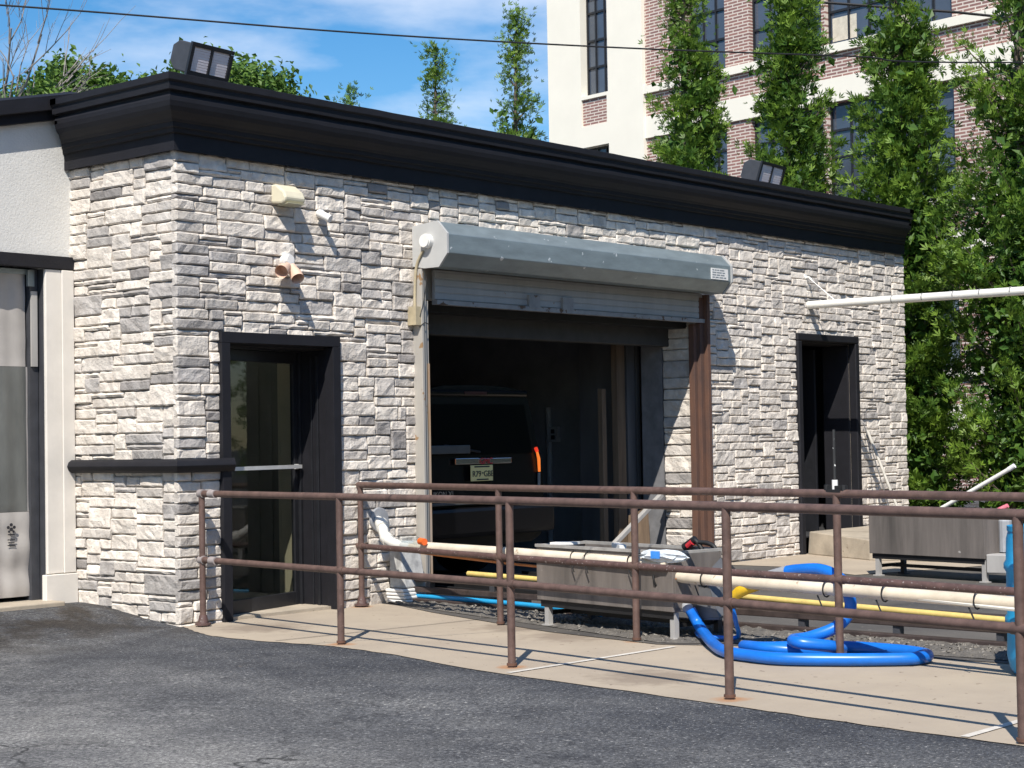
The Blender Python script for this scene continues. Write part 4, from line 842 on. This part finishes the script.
for o in opw:
    a, b, c, d = o; w = b-a; n = 2 if w < 1 else 3 if w < 1.5 else 4 if w < 3 else 6
    mb = MB(); t = .05; y0, y1 = -.22, -.14
    mb.box(a, a+t, y0, y1, c, d); mb.box(b-t, b, y0, y1, c, d); mb.box(a+t, b-t, y0, y1, c, c+t); mb.box(a+t, b-t, y0, y1, d-t, d)
    for k in range(1, n): mb.box(a+w*k/n-.022, a+w*k/n+.022, y0, y1, c+t, d-t)
    for k in (.26, .5, .75):
        for q in range(n): mb.box(a+w*q/n+.03, a+w*(q+1)/n-.03, y0+.01, y1-.01, c+(d-c)*k-.03, c+(d-c)*k+.03)
    f_ = mb.build('window', blackm, K, local=True)
    mb = MB(); mb.box(a+.02, b-.02, -.20, -.19, c+.02, d-.02); mb.build('pane', win_glass, f_, local=True)
for a_, b_, c_ in ((2.55, 3.3, 11.95), (.9, 1.35, 11.8)):
    mb = MB(); mb.box(a_, b_, -.188, -.18, 11.35, c_); mb.build('window_blind', mat('blind_cream', (.6, .55, .45), .8), K, local=True)

# ------------------------------------------------------------------ trees
def leaves(mb, c, n, sig, size, r_, bias, shade):
    for _ in range(n):
        p = c+Vector((r_.gauss(0, sig), r_.gauss(0, sig), r_.gauss(0, sig*.8)))
        nn = Vector((r_.gauss(0, .8), r_.gauss(0, .8), r_.gauss(.5, .6)))+bias*.6
        if nn.length < .01: continue
        nn.normalize(); a = nn.orthogonal().normalized(); a.rotate(Matrix.Rotation(r_.uniform(0, 6.28), 3, nn)); b = nn.cross(a)
        l = size*r_.uniform(.6, 1.3); w = l*r_.uniform(.45, .7)
        k = min(1, max(0, shade+r_.gauss(0, .22)))
        mb.add([p-a*l*.5, p+b*w*.5+nn*l*.08, p+a*l*.5-nn*l*.1, p-b*w*.5+nn*l*.08], [(0, 1, 2, 3)], (k, k, k))
def sprays(mb, c, n, sig, size, r_, out, shade):
    """feathery fans of narrow blades"""
    for _ in range(n):
        p = c+Vector((r_.gauss(0, sig), r_.gauss(0, sig), r_.gauss(0, sig*.8)))
        ax = (out*.9+Vector((r_.gauss(0, .6), r_.gauss(0, .6), r_.gauss(.25, .5)))).normalized(); nn = ax.cross(Vector((r_.gauss(0, 1), r_.gauss(0, 1), r_.gauss(0, .4))))
        if nn.length < .05: continue
        nn.normalize(); b = nn.cross(ax); k = min(1, max(0, shade+r_.gauss(0, .2))); l = size*r_.uniform(.7, 1.35)
        for q in (-.65, 0, .65):
            d = (ax+b*q).normalized(); e = nn.cross(d); w = l*.105
            mb.add([p, p+d*l*.5+e*w, p+d*l*(1-.25*abs(q)), p+d*l*.5-e*w], [(0, 1, 2, 3)], (k, k, k))
def column_tree(seed, H, rad, dens=1., low=.2, gaps=()):
    """returns trunk and crown builders for an upright narrow tree at the origin"""
    r_ = random.Random(seed); tr = MB(); cr = MB()
    tr.tube([(0, 0, -.1), (.03, .02, H*.3), (-.02, .04, H*.65), (.02, 0, H*.97)], [.11, .09, .05, .012], 8, 3)
    nb = int(150*dens*H/9)
    for i in range(nb):
        t = low/H+(1-low/H)*(i+r_.random())/nb; z = t*H
        rr_ = rad(t)*r_.uniform(.55, 1.12)
        if any(a < t < b for a, b in gaps) and r_.random() < .72: continue
        az = r_.uniform(0, 6.283); d = Vector((math.cos(az), math.sin(az), r_.uniform(.5, 1.2)))
        p0 = Vector((0, 0, max(.1, z-rr_*.7))); p1 = p0+d*rr_
        tr.tube([p0, p0+d*rr_*.5, p1], [.02, .014, .005], 4)
        sh = r_.uniform(.2, .8)
        out_ = Vector((d.x, d.y, .3))
        if t < .8: leaves(cr, p0+d*rr_*.40, 15 if t > .5 else 62, .19, .15, r_, out_, sh*.2)  # inner leaves coloured darker, putting the crown's inner shade into the colour
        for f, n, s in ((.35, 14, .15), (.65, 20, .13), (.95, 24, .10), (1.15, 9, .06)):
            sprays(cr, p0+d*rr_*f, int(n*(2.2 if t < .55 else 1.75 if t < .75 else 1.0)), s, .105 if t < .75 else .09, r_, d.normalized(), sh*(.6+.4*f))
    for k in range(8): sprays(cr, Vector((r_.gauss(0, .03), r_.gauss(0, .03), H*(1.0-.012*k))), 2, .03, .11, r_, Vector((0, 0, 1)), .6)
    return tr, cr
prof_r = lambda w: (lambda t: w*(1.0 if t < .38 else .03+.97*((1-t)/.62)))
GRP = 'upright trees in a row behind the car wash'
rows = [(-.62, 10.6, 1.1, 21, 1.45, ((.60, .70),)), (1.22, 9.6, .82, 22, 1.3, ((.74, .86),)), (3.12, 10.2, .74, 23, 1.1, ()), (5.08, 9.6, .80, 24, 1.05, ()), (8.6, 8.65, .85, 25, .62, ()), (10.15, 8.25, .85, 26, .55, ()), (12.3, 7.75, .5, 27, .4, ()), (-2.2, 9.8, 1.15, 28, 1.3, ()), (-3.9, 9.5, 1.2, 28, 1.2, ())]
tl = ['narrow leafy tree at the far right with dense green skirt', 'upright tree with bare gap near its top, left of rightmost', 'full upright tree whose top hides the middle brick windows', 'upright tree in front of the cream and brick corner', 'slim young tree against sky just left of cream tower', 'thin sparse sapling top, leftmost leafy one over the cornice', 'lone twig tip poking over the cornice', 'upright tree just outside the frame on the right', 'upright tree farther outside the frame on the right']
for (y, Hh, w, sd, dn, gp), lb in zip(rows, tl):
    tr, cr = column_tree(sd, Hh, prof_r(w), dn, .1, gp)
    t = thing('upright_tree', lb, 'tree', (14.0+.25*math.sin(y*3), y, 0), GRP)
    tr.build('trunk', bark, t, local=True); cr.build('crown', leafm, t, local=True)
def round_tree(label, x, y, H, w, seed, n=60, group=None, lf=.17, lobes=None):
    r_ = random.Random(seed); t = thing('broadleaf_tree', label, 'tree', (x, y, 0), group); tr = MB(); cr = MB()
    tr.tube([(0, 0, -.1), (.1, 0, H*.4), (0, .1, H*.8)], [.3, .22, .06], 8, 3)
    for i in range(n):
        d = Vector((r_.gauss(0, 1), r_.gauss(0, 1), r_.gauss(.5, .8))).normalized()
        c = Vector((0, 0, H-1.55))+Vector((d.x*w*1.2, d.y*w*1.2, d.z*1.45))*r_.uniform(.35, 1.0)
        tr.tube([(0, 0, H*.45), Vector((0, 0, H*.5)).lerp(c, .6), c], [.07, .04, .012], 4)
        leaves(cr, c, 130, .24, lf, r_, d, r_.uniform(.25, .8))
    tr.build('trunk', bark, t, local=True); cr.build('crown', leafd, t, local=True)
FG = 'broadleaf trees far behind the roofs'
round_tree('rounded green tree over the left black roof edge', 16.3, 24.6, 10.5, 1.55, 31, 90, FG)
round_tree('bushy low tree at the left frame edge over roof', 14.8, 26.2, 9.9, 2.3, 32, 110, FG)
round_tree('tree mostly hidden behind the cornice corner', 17.8, 23.2, 10.3, 1.4, 33, 60, FG)
round_tree('green tree behind the roof corner floodlight', 18.9, 21.9, 10.9, 1.45, 34, 80, FG)
round_tree('low dull tree right of the corner floodlight', 20.0, 20.9, 10.2, 1.1, 35, 50, FG, .16)
# dense tree belt across the lot, opposite the building (seen only as reflections)
mb = MB(); rb = random.Random(77)
for k in range(2600):
    t = rb.random(); x = -45+t*100; y = -44+14*math.sin(t*2.2)+rb.uniform(-3, 3); h = 9+3*noise.noise(Vector((t*14, 0, 0)))
    leaves(mb, Vector((x, y, h*rb.random()**.8)), 4, .5, 1.5, rb, Vector((0, .3, .3)), rb.uniform(.1, .6))
struct(mb.build('tree_belt', leafd), 'stuff')
# bare tree at the left
BT = thing('bare_tree', 'leafless tree with thin pale branches at the left edge', 'tree', (14.2, 24.3, 0)); mb = MB(); rb = random.Random(8)
mb.tube([(0, 0, 0), (.05, 0, 6), (.1, 0, 9)], [.2, .14, .08], 8, 3); mb.build('trunk', twig, BT, local=True)
mb = MB()
def branch(p, d, l, r_, dep):
    q = p+d*l*.5+Vector((rb.gauss(0, .05), rb.gauss(0, .05), .04))*l; e = q+(d+Vector((rb.gauss(0, .12), rb.gauss(0, .12), .1))).normalized()*l*.5
    mb.tube([p, q, e], [r_, r_*.8, r_*.5], 5)
    if dep:
        for k in range(3):
            f = rb.uniform(.35, 1); s = p.lerp(e, f); dd = (d+Vector((rb.gauss(0, .4), rb.gauss(0, .4), rb.gauss(.1, .3)))).normalized(); branch(s, dd, l*rb.uniform(.45, .7), r_*.5, dep-1)
for k in range(5):
    az = rb.uniform(0, 6.28); branch(Vector((.08, 0, rb.uniform(7.2, 9))), Vector((math.cos(az)*.55, math.sin(az)*.55, .9)).normalized(), rb.uniform(1.6, 2.6), .035, 3)
for k in range(3): branch(Vector((.1, 0, 8.3)), Vector((.72, -.62, .55+.25*k)).normalized(), 2.2, .03, 2)
mb.build('branches', twig, BT, local=True)

# ------------------------------------------------------------------ overhead wires
a, b = Vector((-3.47, -2.98, 3.585)), Vector((2.22, -5.77, 3.74)); d = (b-a)
mb = MB(); mb.tube([a-d*6+Vector((0, 0, 2.6)), a-d*3+Vector((0, 0, 1.0)), a-d*1.6+Vector((0, 0, .35)), a-d*.5+Vector((0, 0, .03)), a, a+d*.30-Vector((0, 0, .042)), a+d*.55-Vector((0, 0, .045)), a+d*.8-Vector((0, 0, .02)), b, b+d*1.2+Vector((0, 0, .4)), b+d*3+Vector((0, 0, 1.2)), b+d*6+Vector((0, 0, 3))], .0048, 10, 8)
tag(mb.build('overhead_wire', wire_m, loc=a, smooth=True), 'black overhead wire crossing the whole sky above the cornice', 'wire')
mb = MB(); mb.tube([(-20, 58, 17), (8, 28, 13), (20, 14.5, 11.35), (24.18, 9.39, 10.82), (26.56, 6.64, 10.5), (31, 1.5, 10.0), (45, -16, 10.2), (70, -46, 12)], .03, 6, 4)
tag(mb.build('overhead_wire', wire_m, loc=(24, 9.4, 10.8)), 'short stretch of wire before the upper brick windows at right', 'wire')
